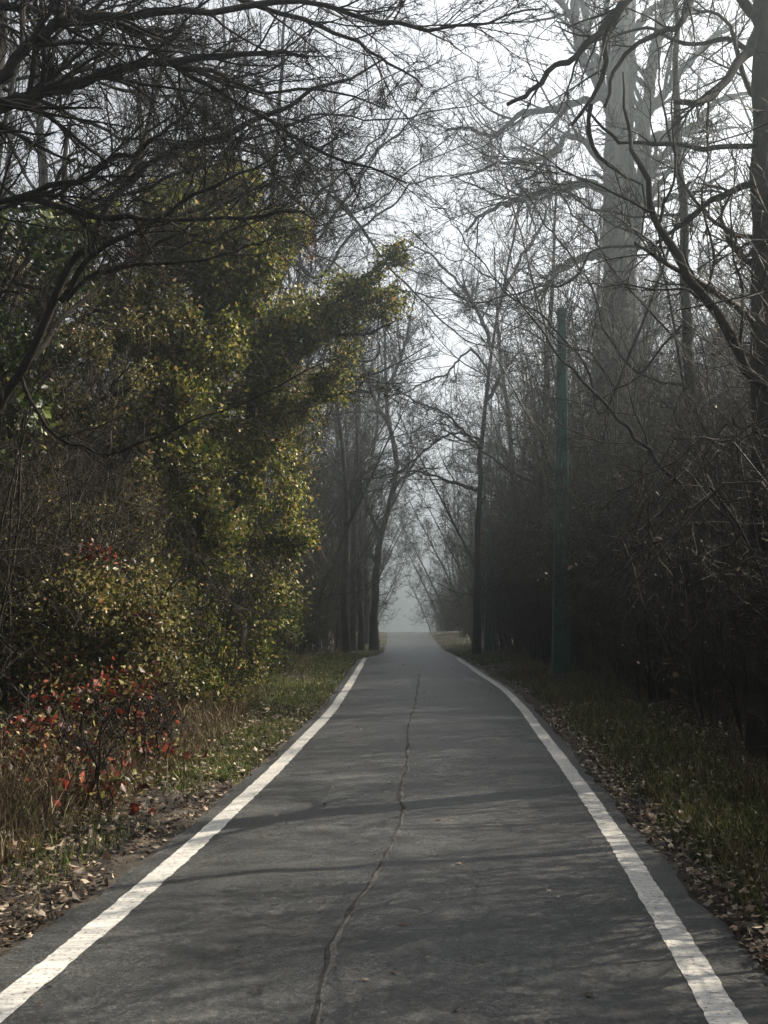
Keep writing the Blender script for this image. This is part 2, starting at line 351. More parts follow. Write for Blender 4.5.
g0 = np.random.default_rng(5)
for k, (y0_, dx_, L_) in enumerate([(5.0, .5, .5), (7.1, -.7, .35), (9.6, .9, .5), (12.5, -.8, .4)]):
    n_ = 40; t_ = np.linspace(0, 1, n_); X_ = np.interp(y0_, cy, cx) + dx_ * t_ + .012 * g0.normal(0, 1, n_); Y_ = y0_ + L_ * t_ ** 1.4 + .012 * g0.normal(0, 1, n_); w_ = .0035 * (1 - .8 * t_)
    V = np.empty((n_, 2, 3)); V[:, 0] = np.stack([X_, Y_ - w_, 0 * X_], -1); V[:, 1] = np.stack([X_, Y_ + w_, 0 * X_], -1); V[..., 2] = road_z(V[..., 0], V[..., 1]) + .0045
    i = np.arange(n_ - 1) * 2; tag(mesh_np('path_crack', V.reshape(-1, 3), np.stack([i, i + 1, i + 3, i + 2], -1), M_crack), kind='structure')
# ------------------------------------------------------------------ leaves
def leaves(acc, C, size, asp=0.6, g=None, flat=0.0, droop=0.0):
    """C (n,3) centres; folded diamond leaves, two triangles sharing the midrib"""
    g = g or rng; n = len(C)
    s = size * np.clip(np.exp(g.normal(-.05, .33, (n, 1))), .4, 2.0)
    d = unit(g.normal(0, 1, (n, 3)) * [1, 1, 1 - flat] + [0, 0, -droop]); r = g.normal(0, 1, (n, 3)) * [1, 1, 1 - flat]
    sd_ = unit(np.cross(d, r)) if flat == 0 else unit(np.cross(d, np.array([0, 0, 1.0]) + g.normal(0, .35, (n, 3))))
    nn = np.cross(d, sd_)
    b = C - d * s * 0.5; tp = C + d * s * 0.5
    l = C + sd_ * s * asp * 0.5 + nn * s * 0.12; rr_ = C - sd_ * s * asp * 0.5 + nn * s * 0.12
    V = np.stack([b, l, tp, rr_], 1).reshape(-1, 3)
    k = np.arange(n)[:, None] * 4
    acc.add(V, np.concatenate([k + [0, 1, 2], k + [0, 2, 3]]))

def clump_pts(n, centre, rad, g=None, sub=60, sig=0.13, shell=0.55):
    """leaf positions: sub-clusters mostly near the outside of an ellipsoid"""
    g = g or rng
    d = unit(g.normal(0, 1, (sub, 3))); q = g.uniform(shell, 1.0, (sub, 1)) * (1 + 0.22 * g.normal(0, 1, (sub, 1)))
    sc = np.asarray(centre) + d * q * np.asarray(rad)
    w_ = g.gamma(1.2, 1, sub); w_ /= w_.sum()
    i = g.choice(sub, n, p=w_)
    return sc[i] + g.normal(0, 1, (n, 3)) * sig * np.array([1, 1, 0.8]) * (0.6 + g.random((n, 1)))

# ------------------------------------------------------------------ prototypes: bare trees and shrubs
def bare_tree(name, H, r0, lean=(0, 0), first=0.28, n1=15, n2=8, n3=6, n4=4, ang=(40, 75), spread=0.42, seed=1, mat=None, tmat=None, up=0.10, mist=1.0, leafn=0):
    g = np.random.default_rng(seed)
    root = empty(name, (0, 0, 0))
    ctrl = [[0, 0, -0.3], [lean[0] * .1, lean[1] * .1, H * .2], [lean[0] * .35 + g.normal(0, .12), lean[1] * .35 + g.normal(0, .12), H * .45], [lean[0] * .7 + g.normal(0, .25), lean[1] * .7 + g.normal(0, .25), H * .75], [lean[0], lean[1], H]]
    T = resample(ctrl, 22, 0.012 * H / 10, g)[None]
    rt = r0 * (1 - np.linspace(0, 1, 22) * 0.86)[None]; rt[0, 0] *= 1.45; rt[0, 1] *= 1.12
    a = Acc(); a.tube(T, rt, 10); a.build('trunk', mat or M_bark, root)
    p1, q1 = grow(T, rt, n1, H * spread, first, 1.0, ang, 9, 0.13, (0, 0, up), 0.5, 0.012, 0.25, 0.5, g)
    p2, q2 = grow(p1, q1, n2, None, 0.15, 1.0, (25, 60), 6, 0.14, (0, 0, up * .7), 0.6, 0.006, 0.4, 0.45, g, relL=0.5)
    p3, q3 = grow(p2, q2, n3, None, 0.1, 1.0, (25, 65), 5, 0.13, (0, 0, 0.03), 0.6, 0.0042 * mist, 0.5, 0.4, g, relL=0.6)
    b = Acc(); b.tube(p1, q1, 6); b.tube(p2, q2, 4)
    b.build('limbs', mat or M_bark, root)
    c_ = Acc(); c_.tube(p3, q3, 3)
    if n4:
        p4, q4 = grow(p3, q3, n4, None, 0.1, 1.0, (25, 60), 4, 0.12, (0, 0, 0.0), 0.7, 0.0034 * mist, 0.6, 0.3, g, relL=0.6)
        c_.tube(p4, q4, 3)
    if leafn:
        i = g.integers(0, len(p3), leafn); leaves(c_, p3[i, -1] + g.normal(0, .05, (leafn, 3)), 0.07, 0.6, g)
    c_.build('twigs', tmat or M_twig_dark, root)
    return root

def bare_shrub(name, H, stems, seed, spread=0.5, mat=None, n1=9, n2=7, n3=4, rs=0.016, arch=0.0, leafn=0, lmat=None, lsize=0.05, tm=None):
    g = np.random.default_rng(seed); root = empty(name, (0, 0, 0))
    S = []
    for k in range(stems):
        a = g.uniform(0, 2 * math.pi); b0 = g.uniform(0, .35); hh = H * g.uniform(0.55, 1.05); sp = spread * hh * g.uniform(0.2, 1.0)
        d = np.array([math.cos(a), math.sin(a), 0])
        S.append(resample([d * b0 + [0, 0, -.15], d * (b0 + sp * .25) + [0, 0, hh * .4], d * (b0 + sp * .62) + [0, 0, hh * (.78 + arch * .2)], d * (b0 + sp) + [0, 0, hh * (1 - arch * .35)]], 12, 0.018, g))
    S = np.array(S); r = np.full((stems, 1), rs) * g.uniform(0.6, 1.4, (stems, 1)) * np.linspace(1, .3, 12)[None]
    a_ = Acc(); a_.tube(S, r, 5); a_.build('stems', mat or M_bark, root)
    p1, q1 = grow(S, r, n1, H * .36, 0.12, 1.0, (20, 60), 6, 0.12, (0, 0, .06 - arch * .1), 0.55, 0.0045, 0.4, 0.5, g)
    p2, q2 = grow(p1, q1, n2, None, 0.1, 1.0, (25, 65), 4, 0.12, (0, 0, 0), 0.6, 0.003, 0.5, 0.4, g, relL=0.5)
    b = Acc(); b.tube(p1, q1, 4); b.tube(p2, q2, 3)
    if n3:
        p3, q3 = grow(p2, q2, n3, None, 0.1, 1.0, (25, 65), 3, 0.2, (0, 0, 0), 0.7, 0.0024, 0.6, 0.3, g, relL=0.6); b.tube(p3, q3, 3)
    b.build('twigs', tm or M_twig, root)
    if leafn:
        l = Acc(); i = g.integers(0, len(p2), leafn); leaves(l, p2[i, g.integers(0, 4, leafn)] + g.normal(0, .03, (leafn, 3)), lsize, 0.6, g); l.build('leaves', lmat or M_olive, root)
    return root

def put(root, x, y, rz, sc, label, cat, group=None, sink=0.0):
    root.location = (x, y, float(ground_z(x, y)) - sink); root.rotation_euler = (0, 0, rz); root.scale = (sc, sc, sc)
    tag(root, label, cat, group); return root

# ------------------------------------------------------------------ hand placed trees
def hand_tree(name, label, trunk, limbs, d0, seed, mat=None, tmat=None, tr_sides=12, kids=(10, 7, 5, 3), L1=0.9, rmin=0.003, cat='tree', group=None, up=0.04, kid0=None, trjit=0.02, limb_name='limb', nt_=26, lmat=None):
    """trunk: [(x,y,z,r)] in metres; limbs: list of ([(px,py,d)...], r0, r1) given as places in view turned into points of the wood"""
    g = np.random.default_rng(seed)
    base = np.array(trunk[0][:3]); root = empty(name, tuple(base))
    tt = resample(np.array(trunk), nt_, 0, g); pts = tt[:, :3] - base; nz = g.normal(0, trjit, pts.shape); nz[0] = 0; pts = pts + nz
    vv, ff = tubes(pts[None], np.abs(tt[:, 3])[None], 72 if tr_sides >= 20 else tr_sides)
    if tr_sides >= 20:                                                # deep upright furrows
        ax = np.repeat(pts, 72, 0); dv = vv - ax; an = np.tile(np.arange(72), nt_)
        k_ = vnoise(an * .55, vv[:, 2] * .55, 5) * .16 + vnoise(an * 1.3 + .3 * vv[:, 2], vv[:, 2] * 1.5, 6) * .10 - .10
        vv = ax + dv * (1 + k_[:, None])
    a = Acc(); a.add(vv, ff); a.build('trunk', mat or M_bark, root)
    tw = Acc()
    for i, (pl, r0, r1) in enumerate(limbs):
        cp = np.array([P3(*q) if len(q) == 3 else np.array(q[:3]) for q in pl]) - base
        ln = np.linalg.norm(np.diff(cp, axis=0), axis=1).sum()
        n = int(np.clip(ln / 0.12, 10, 40)); lp = resample(cp, n, 0.004 * math.sqrt(d0), g)[None]
        rr_ = np.linspace(r0, r1, n)[None] * g.uniform(0.9, 1.12, (1, n))
        b = Acc(); b.tube(lp, rr_, 7); b.build(limb_name, lmat or mat or M_bark, root)
        k1 = max(3, int(kids[0] * ln / 3))
        p1, q1 = grow(lp, rr_, k1, L1, 0.12, 1.0, (25, 60), 8, 0.09, (0, 0, up), 0.5, rmin * 1.5, 0.35, 0.4, g)
        p2, q2 = grow(p1, q1, kids[1], None, 0.1, 1.0, (25, 60), 6, 0.11, (0, 0, up * .5), 0.6, rmin, 0.45, 0.4, g, relL=0.5)
        tw.tube(p1, q1, 5); tw.tube(p2, q2, 4)
        if kids[2]:
            p3, q3 = grow(p2, q2, kids[2], None, 0.1, 1.0, (25, 60), 4, 0.12, (0, 0, 0), 0.7, rmin * .75, 0.5, 0.3, g, relL=0.55); tw.tube(p3, q3, 3)
            if kids[3]:
                p4, q4 = grow(p3, q3, kids[3], None, 0.1, 1.0, (25, 60), 3, 0.2, (0, 0, 0), 0.8, rmin * .65, 0.6, 0.3, g, relL=0.55); tw.tube(p4, q4, 3)
    if kid0:
        k, L = kid0
        p1, q1 = grow(pts[None], np.abs(tt[:, 3])[None], k, L, 0.35, 1.0, (40, 75), 8, 0.2, (0, 0, up), 0.35, rmin * 2, 0.3, 0.4, g)
        p2, q2 = grow(p1, q1, 8, None, 0.15, 1.0, (25, 60), 5, 0.2, (0, 0, 0.03), 0.6, rmin, 0.45, 0.4, g, relL=0.5)
        p3, q3 = grow(p2, q2, 6, None, 0.1, 1.0, (25, 60), 4, 0.2, (0, 0, 0), 0.7, rmin * .8, 0.5, 0.3, g, relL=0.6)
        tw.tube(p1, q1, 5); tw.tube(p2, q2, 3); tw.tube(p3, q3, 3)
    tw.build('twigs', tmat or M_twig_dark, root)
    tag(root, label, cat, group); return root

def gz(x, y): return float(ground_z(x, y))

# big half-dead oak on the right, back in the mist
D = 30.0
def O(px, py, r): p = P3(px, py, D); return (p[0], p[1], p[2], r)
ob = P3(620, 640, D); ob[2] = gz(ob[0], D) - 0.2
oak = hand_tree('dead_oak', 'huge half dead oak with pale bark stripped upper trunk behind the green pole', [(ob[0], D, ob[2], 1.0), O(620, 600, .66), O(619, 480, .60), O(618, 350, .56), O(619, 305, .54), O(620, 250, .41), O(621, 180, .37), O(624, 100, .32), O(627, 30, .25), O(629, -60, .22), O(634, -130, .10)],
  [([(628, 262, D), (640, 200, D), (646, 130, D - .3), (656, 50, D - .3), (668, -10, D - .5), (680, -90, D)], .27, .10),
   ([(612, 120, D), (600, 88, D), (584, 60, D), (576, 30, D), (577, -8, D), (590, -60, D)], .17, .10),
   ([(606, 100, D), (597, 62, D), (588, 35, D), (582, 5, D), (570, -50, D)], .11, .06),
   ([(612, 110, D), (606, 60, D), (606, 20, D), (614, -40, D)], .10, .05),
   ([(606, 96, D), (575, 104, D - .5), (545, 110, D - 1), (519, 114, D - 1.4), (492, 136, D - 2), (470, 128, D - 2.4), (446, 131, D - 3)], .13, .03),
   ([(612, 178, D), (590, 148, D), (570, 135, D - .5), (556, 150, D - 1), (538, 158, D - 1.3), (500, 164, D - 2), (452, 178, D - 3)], .13, .03),
   ([(606, 190, D), (586, 184, D), (562, 186, D - 1), (534, 195, D - 1.5), (508, 204, D - 2), (484, 213, D - 2.4), (466, 232, D - 3)], .16, .03),
   ([(600, 256, D), (580, 259, D - .4), (562, 266, D - 1), (550, 284, D - 1.4), (530, 300, D - 2)], .15, .03),
   ([(560, 150, D - 1), (545, 160, D - 1), (530, 176, D - 1.5), (515, 185, D - 2)], .08, .02),
   ([(636, 150, D), (662, 136, D), (690, 128, D), (720, 100, D), (760, 90, D)], .2, .04),
   ([(640, 120, D), (668, 90, D), (700, 50, D), (740, 20, D)], .18, .05),
   ([(636, 220, D), (664, 200, D), (700, 190, D), (735, 165, D)], .14, .03),
   ([(626, 40, D), (650, 12, D), (690, -10, D), (740, -20, D)], .15, .05),
   ([(574, 20, D), (560, 0, D), (530, -14, D), (490, -20, D)], .12, .04)],
  D, 11, mat=M_bark_pale, lmat=M_bark, tmat=M_twig_dark, kids=(8, 6, 5, 2), L1=2.6, rmin=0.005, tr_sides=20, trjit=0.015, nt_=140)
# stripped wood of the upper trunk: a pale sleeve standing just proud of the bark stem
g = np.random.default_rng(3)
tt = resample(np.array([O(613, 296, .26), O(614, 250, .36), O(615, 180, .38), O(618, 100, .33), O(622, 40, .26), O(624, 0, .22)]), 40)
pts = tt[:, :3] - np.array(oak.location) + np.array([-0.02, -0.18, 0]); a = Acc(); a.tube(pts[None], (tt[:, 3] * (1 + .06 * g.normal(0, 1, 40)))[None], 18)
a.build('stripped_wood', M_deadwood, oak)

# tree standing out of frame on the left whose limbs roof the picture
b0 = (-3.6, 5.6)
hand_tree('overhanging_tree', 'near dark leafless tree whose thick limbs enter from the upper left corner', [(b0[0], b0[1], gz(*b0) - .2, .20), (-3.55, 5.6, 2.0, .17), (-3.5, 5.7, 3.6, .15), (-3.3, 5.8, 4.6, .13), (-3.1, 5.9, 6.0, .10), (-2.9, 6.0, 8.0, .04)],
  [([(-3.5, 5.7, 3.4, 0), (*P3(-120, 140, 5.9), 0), (*P3(0, 107, 6.0), 0), (*P3(50, 90, 6.1), 0), (*P3(100, 72, 6.2), 0), (*P3(165, 62, 6.3), 0), (*P3(250, 52, 6.5), 0), (*P3(310, 58, 6.6), 0)], .058, .012),
   ([(-3.4, 5.7, 3.9, 0), (*P3(-80, 130, 5.6), 0), (*P3(0, 78, 5.6), 0), (*P3(26, 50, 5.6), 0), (*P3(50, 31, 5.6), 0), (*P3(82, 17, 5.6), 0), (*P3(150, 14, 5.7), 0), (*P3(230, 8, 5.9), 0), (*P3(300, 3, 6.0), 0), (*P3(384, 23, 6.2), 0), (*P3(434, 30, 6.3), 0), (*P3(484, 25, 6.4), 0), (*P3(544, 8, 6.6), 0)], .042, .006),
   ([(-3.3, 5.8, 4.6, 0), (*P3(-60, 10, 6.5), 0), (*P3(0, 8, 6.5), 0), (*P3(100, 12, 6.6), 0), (*P3(132, 32, 6.6), 0), (*P3(170, 60, 6.7), 0), (*P3(210, 85, 6.8), 0), (*P3(280, 127, 7.0), 0), (*P3(340, 160, 7.2), 0), (*P3(408, 181, 7.4), 0)], .036, .008),
   ([(-3.5, 5.7, 3.0, 0), (*P3(-100, 240, 6.5), 0), (*P3(0, 205, 6.6), 0), (*P3(75, 180, 6.7), 0), (*P3(135, 150, 6.8), 0), (*P3(165, 127, 6.9), 0), (*P3(205, 92, 7.1), 0), (*P3(240, 30, 7.5), 0)], .028, .006),
   ([(*P3(165, 62, 6.3), 0), (*P3(220, 75, 6.6), 0), (*P3(260, 90, 6.9), 0), (*P3(320, 92, 7.2), 0), (*P3(384, 112, 7.5), 0)], .022, .005),
   ([(-3.3, 5.8, 5.0, 0), (*P3(-50, -60, 6), 0), (*P3(60, -20, 6.2), 0), (*P3(200, -10, 6.4), 0), (*P3(330, 30, 6.7), 0), (*P3(384, 60, 6.9), 0), (*P3(420, 85, 7.1), 0)], .034, .006)],
  6, 21, kids=(22, 8, 5, 2), L1=1.15, rmin=0.0026, up=0.0)
# second near tree at the left edge
b0 = (-3.55, 8.3)
def Q(px, py, d, r): p = P3(px, py, d); return (p[0], p[1], p[2], r)
hand_tree('leaning_tree', 'dark leafless tree leaning from the left edge, level branches crossing yellow leaves', [(b0[0], b0[1], gz(*b0) - .2, .06), Q(-18, 450, 8.2, .042), Q(22, 372, 8.1, .036), Q(55, 305, 8.0, .032), Q(80, 255, 7.9, .029), Q(99, 226, 7.9, .027), Q(124, 184, 7.9, .025), Q(170, 150, 8.0, .022), Q(226, 134, 8.1, .026), Q(300, 98, 8.3, .018), Q(384, 58, 8.6, .008)],
  [([(66, 300, 8), (95, 275, 7.9), (116, 266, 7.8), (200, 259, 7.8), (240, 250, 7.9), (262, 245, 7.9)], .022, .006),
   ([(12, 205, 7.6), (30, 201, 7.6), (100, 216, 7.6), (155, 221, 7.7), (230, 219, 7.8), (305, 214, 7.9)], .036, .012),
   ([(60, 300, 8), (100, 250, 7.6), (150, 225, 7.4), (200, 195, 7.3), (250, 170, 7.3), (320, 130, 7.5)], .026, .006),
   ([(30, 360, 8.1), (80, 300, 8.6), (150, 250, 9), (230, 200, 9.3), (300, 170, 9.5), (350, 120, 9.8)], .024, .006),
   ([(124, 184, 7.9), (150, 120, 8), (165, 60, 8.1), (190, -20, 8.3)], .026, .008),
   ([(20, 375, 8.1), (60, 440, 8.0), (110, 452, 7.9), (200, 420, 7.9), (300, 372, 8.1), (365, 345, 8.4)], .016, .004)],
  8, 23, kids=(20, 8, 5, 2), L1=1.1, rmin=0.0026, up=0.02)
# near trunk at the right edge
def Q(px, py, d, r): p = P3(px, py, d); return (p[0], p[1], p[2], r)
bx = P3(766, 700, 9.0)[0]
hand_tree('edge_tree', 'dark upright trunk up the right edge of the picture with thick drooping branch', [(bx, 9, gz(bx, 9) - .2, .19), Q(767, 600, 9, .155), Q(767, 400, 9, .14), Q(766, 200, 9, .13), Q(765, 0, 9, .115), Q(757, -250, 9, .08), Q(750, -500, 9, .03)],
  [([(762, 28, 9), (752, 45, 8.9), (744, 56, 8.8), (724, 82, 8.6), (712, 97, 8.5), (700, 103, 8.4), (678, 104, 8.3)], .055, .022),
   ([(760, 20, 9), (745, 5, 8.8), (730, -20, 8.6), (700, -60, 8.4)], .05, .03),
   ([(765, 146, 9), (720, 147, 8.7), (684, 147, 8.4), (650, 144, 8.2), (620, 138, 8.1), (600, 128, 8.0), (586, 113, 8.0)], .026, .010),
   ([(760, -80, 9), (700, -60, 8.2), (660, -35, 7.8), (627, 0, 7.5), (604, 26, 7.4), (574, 56, 7.3), (544, 80, 7.2), (509, 106, 7.1)], .052, .014),
   ([(627, 0, 7.5), (612, 18, 7.4), (607, 45, 7.4), (603, 68, 7.4), (590, 98, 7.4), (575, 124, 7.4)], .036, .012),
   ([(590, 104, 7.4), (591, 128, 7.4), (598, 152, 7.5), (617, 172, 7.6), (645, 187, 7.7), (640, 235, 7.7)], .020, .006),
   ([(694, -5, 8.2), (680, 22, 8), (664, 32, 7.9), (634, 46, 7.8), (612, 72, 7.7), (604, 110, 7.6)], .034, .010),
   ([(765, 60, 9), (735, 40, 9.3), (690, 45, 9.6), (650, 30, 9.9), (600, 40, 10.2), (560, 20, 10.5)], .03, .008),
   ([(765, 240, 9), (720, 225, 9.3), (680, 170, 9.6), (660, 90, 9.9), (655, 0, 10)], .024, .006)],
  8, 31, kids=(9, 7, 4, 2), L1=0.8, rmin=0.0026, up=-0.02, kid0=(26, 2.4))
# leaning sapling, lower right
hand_tree('leaning_sapling', 'slim dark sapling leaning in diagonally from the right edge below the drooping branch', [(3.9, 7.2, gz(3.9, 7.2) - .2, .06), Q(860, 520, 7.2, .05), Q(800, 435, 7.2, .044), Q(768, 392, 7.2, .040), Q(735, 348, 7.2, .037), Q(705, 303, 7.2, .034), Q(680, 258, 7.2, .030), Q(655, 213, 7.3, .026), Q(640, 165, 7.3, .020), Q(628, 120, 7.4, .012), Q(622, 70, 7.5, .006)],
  [([(660, 222, 7.2), (668, 200, 7.2), (676, 165, 7.3), (672, 120, 7.4), (676, 60, 7.5)], .014, .004),
   ([(655, 213, 7.3), (635, 205, 7.2), (610, 190, 7.1), (570, 170, 7.0), (520, 150, 7.0)], .012, .003),
   ([(705, 303, 7.2), (680, 290, 7), (640, 285, 6.9), (600, 290, 6.8)], .012, .003),
   ([(740, 356, 7.2), (742, 300, 7.2), (730, 230, 7.3), (735, 150, 7.4)], .014, .004),
   ([(705, 303, 7.2), (712, 250, 7.3), (704, 190, 7.4), (712, 120, 7.5)], .014, .004)],
  7.2, 33, kids=(14, 7, 4, 0), L1=0.7, rmin=0.0024, up=0.05, cat='sapling')
# second pale stem leaning left across the pole
hand_tree('arching_sapling', 'thin arching sapling whose sunlit twigs cross in front of the tall green pole', [(4.6, 12.0, gz(4.6, 12) - .2, .045), Q(735, 560, 12, .036), Q(690, 500, 12, .030), Q(650, 455, 12, .026), Q(615, 415, 12, .022), Q(575, 370, 12, .018), Q(540, 330, 12, .013), Q(500, 270, 12, .007)],
  [([(640, 445, 12), (612, 440, 12), (590, 437, 12), (565, 428, 12), (545, 410, 12)], .011, .004),
   ([(690, 500, 12), (650, 495, 11.8), (610, 500, 11.6), (575, 503, 11.5)], .010, .003),
   ([(615, 415, 12), (608, 380, 12), (590, 350, 12), (582, 320, 12)], .010, .003),
   ([(650, 455, 12), (632, 400, 12), (610, 330, 12), (600, 280, 12)], .012, .003)],
  12, 35, mat=M_bark_pale, tmat=M_twig, kids=(14, 7, 4, 0), L1=0.8, rmin=0.0036, up=0.02, cat='sapling')
def fan(g, n, start, end, d, r0, wob_=18):
    out = []
    for k in range(n):
        a_ = np.array([g.uniform(*start[0]), g.uniform(*start[1])]); b_ = np.array([g.uniform(*end[0]), g.uniform(*end[1])]); sag = g.uniform(-30, 45); da = g.uniform(*d); out_ = []
        for t_ in np.linspace(0, 1, 7):
            q = a_ * (1 - t_) + b_ * t_; out_.append((q[0] + g.normal(0, wob_ * .4), q[1] - sag * math.sin(math.pi * t_) + g.normal(0, wob_ * .4), da + t_ * g.uniform(.2, .8)))
        out.append((out_, r0 * g.uniform(.7, 1.3), r0 * .2))
    return out
gf = np.random.default_rng(321)
hand_tree('roadside_tree', 'leafless tree out of frame left, thin dark branches crossing the whole upper left sky', [(-4.3, 10.5, gz(-4.3, 10.5) - .2, .14), (-4.4, 10.5, 3, .12), (-4.3, 10.5, 6, .10), (-4.2, 10.5, 9, .05), (-4.1, 10.5, 11, .02)],
  [([(-4.35, 10.5, 3.5 + .45 * k_, 0)] + [(*P3(*q), 0) for q in pl], a_, b_) for k_, (pl, a_, b_) in enumerate(fan(gf, 9, ((-40, 60), (20, 300)), ((300, 480), (-20, 220)), (9.5, 11.5), .026))],
  10, 36, kids=(13, 7, 4, 2), L1=1.2, rmin=0.003, up=0.02)
hand_tree('roadside_tree', 'leafless tree rising among the right thicket, its long thin arching branches meeting over the path', [(4.9, 15.5, gz(4.9, 15.5) - .2, .12), Q(700, 520, 15.5, .10), Q(690, 380, 15.5, .085), Q(682, 230, 15.5, .07), Q(676, 60, 15.5, .05), Q(670, -120, 15.5, .02)],
  [([(690, 420 - 34 * k_, 15.5)] + pl, a_, b_) for k_, (pl, a_, b_) in enumerate(fan(gf, 8, ((600, 660), (180, 400)), ((380, 500), (20, 330)), (14.5, 16.5), .024))],
  14, 37, kids=(10, 7, 4, 2), L1=1.4, rmin=0.0034, up=0.03)
hand_tree('roadside_tree', 'misty leafless tree behind the vine arm, fine branches spread across the middle sky', [(-3.4, 24, gz(-3.4, 24) - .2, .16), Q(245, 520, 24, .12), Q(255, 380, 24, .10), Q(268, 240, 24, .08), Q(280, 100, 24, .05), Q(290, -60, 24, .02)],
  [([(255, 400 - 36 * k_, 24)] + pl, a_, b_) for k_, (pl, a_, b_) in enumerate(fan(gf, 10, ((280, 320), (150, 420)), ((400, 540), (60, 420)), (23, 26), .04))],
  20, 38, kids=(7, 7, 4, 2), L1=2.0, rmin=0.0052, up=0.03)
# misty trees that arch over the path
D = 45.0
b = P3(374, 645, D); hand_tree('forked_tree', 'dark bent trunk standing close to the left side of the path in the mist', [(b[0], D, gz(b[0], D) - .2, .26), Q(374, 620, D, .19), Q(375, 592, D, .175), Q(379, 545, D, .15), Q(389, 507, D, .12), Q(397, 465, D, .12), Q(389, 424, D, .10), Q(386, 389, D, .08), Q(384, 330, D, .06), Q(376, 250, D, .06)],
  [([(380, 540, D), (366, 500, D), (350, 470, D), (335, 420, D), (330, 380, D)], .1, .02), ([(390, 500, D), (400, 480, D), (420, 470, D), (440, 468, D)], .1, .02),
   ([(389, 424, D), (372, 395, D), (360, 350, D), (352, 300, D)], .12, .03), ([(386, 390, D), (400, 360, D), (410, 320, D), (420, 270, D)], .1, .02), ([(376, 560, D), (350, 540, D), (330, 500, D), (310, 480, D)], .12, .02)],
  20, 41, mat=M_bark, kids=(9, 8, 6, 3), L1=2.6, rmin=0.009)
D = 34.0
b = P3(477, 655, D); hand_tree('arching_tree', 'misty tree beside the farther green pole, its thin limbs arching over the path', [(b[0], D, gz(b[0], D) - .2, .18), Q(477, 600, D, .12), Q(479, 520, D, .10), Q(481, 450, D, .085), Q(490, 360, D, .055), Q(505, 280, D, .04), Q(520, 200, D, .05)],
  [([(480, 448, D), (470, 437, D - .5), (461, 428, D - 1), (444, 413, D - 1.6), (424, 405, D - 2.2), (407, 397, D - 2.8), (391, 384, D - 3.3)], .05, .02),
   ([(488, 370, D), (472, 350, D - .5), (457, 362, D - 1), (448, 373, D - 1.4), (426, 381, D - 2), (409, 391, D - 2.6), (380, 400, D - 3)], .045, .02),
   ([(480, 440, D), (463, 434, D), (446, 435, D), (426, 450, D - .5), (407, 466, D - 1), (380, 478, D - 1.5), (350, 480, D - 2)], .05, .02),
   ([(479, 490, D), (460, 486, D), (440, 478, D), (410, 470, D), (380, 480, D)], .07, .02),
   ([(492, 350, D), (478, 310, D), (455, 280, D), (430, 255, D), (405, 240, D)], .08, .02),
   ([(500, 300, D), (520, 260, D), (540, 230, D), (550, 200, D)], .08, .02), ([(486, 400, D), (505, 370, D), (520, 350, D)], .08, .02)],
  18, 43, mat=M_bark, kids=(7, 7, 6, 2), L1=2.2, rmin=0.007)

# ------------------------------------------------------------------ green poles
def pole(x, y, H, lean, label):
    r = empty('green_pole', (x, y, gz(x, y) - .05)); g = np.random.default_rng(int(x * 10))
    n = 12; t = np.linspace(0, 1, n); V = []
    prof8 = np.array([(-1, -.86), (-.86, -1), (.86, -1), (1, -.86), (1, .86), (.86, 1), (-.86, 1), (-1, .86)])
    for k in range(n):
        hw = 0.165 * (1 - t[k]) + 0.078 * t[k]; p = prof8 * [hw, hw * .8]
        V.append(np.column_stack([p[:, 0] + lean * t[k], p[:, 1], np.full(8, t[k] * H)]))
    V = np.concatenate(V); i = np.arange(n - 1)[:, None] * 8; j = np.arange(8)[None]; q = np.stack([i + j, i + (j + 1) % 8, i + 8 + (j + 1) % 8, i + 8 + j], -1).reshape(-1, 4)
    mesh_np('shaft', V, q, M_green, r, smooth=False)
    # slightly domed cap
    c1 = np.column_stack([prof8 * [.086, .070], np.full(8, H - .01)]) + [lean, 0, 0]; c2 = np.column_stack([prof8 * [.086, .070], np.full(8, H + .03)]) + [lean, 0, 0]; c3 = np.array([[lean, 0, H + .055]])
    j = np.arange(8); qq = np.stack([j, (j + 1) % 8, 8 + (j + 1) % 8, 8 + j], -1); tr = np.stack([8 + j, 8 + (j + 1) % 8, np.full(8, 16)], -1)
    mesh_np('cap', np.vstack([c1, c2, c3]), [qq, tr], M_green, r, smooth=False)
    c1 = np.column_stack([prof8 * [.22, .19], np.full(8, -.1)]); c2 = np.column_stack([prof8 * [.21, .18], np.full(8, .16)]); c3 = np.array([[0, 0, .18]])
    mesh_np('foot', np.vstack([c1, c2, c3]), [qq, tr], M_concrete, r, smooth=False)
    tag(r, label, 'pole', 'green poles along the right side of the path'); return r
pole(P3(561, 680, 18.6)[0], 18.6, P3(566, 308, 18.6)[2] - gz(3.3, 18.6), 0.13, 'tall tapered dark green pole standing nearer on the right grass verge')
pole(P3(488.5, 650, 36.0)[0], 36.0, 4.4, 0.05, 'shorter dark green pole farther back on the right, half lost in mist')

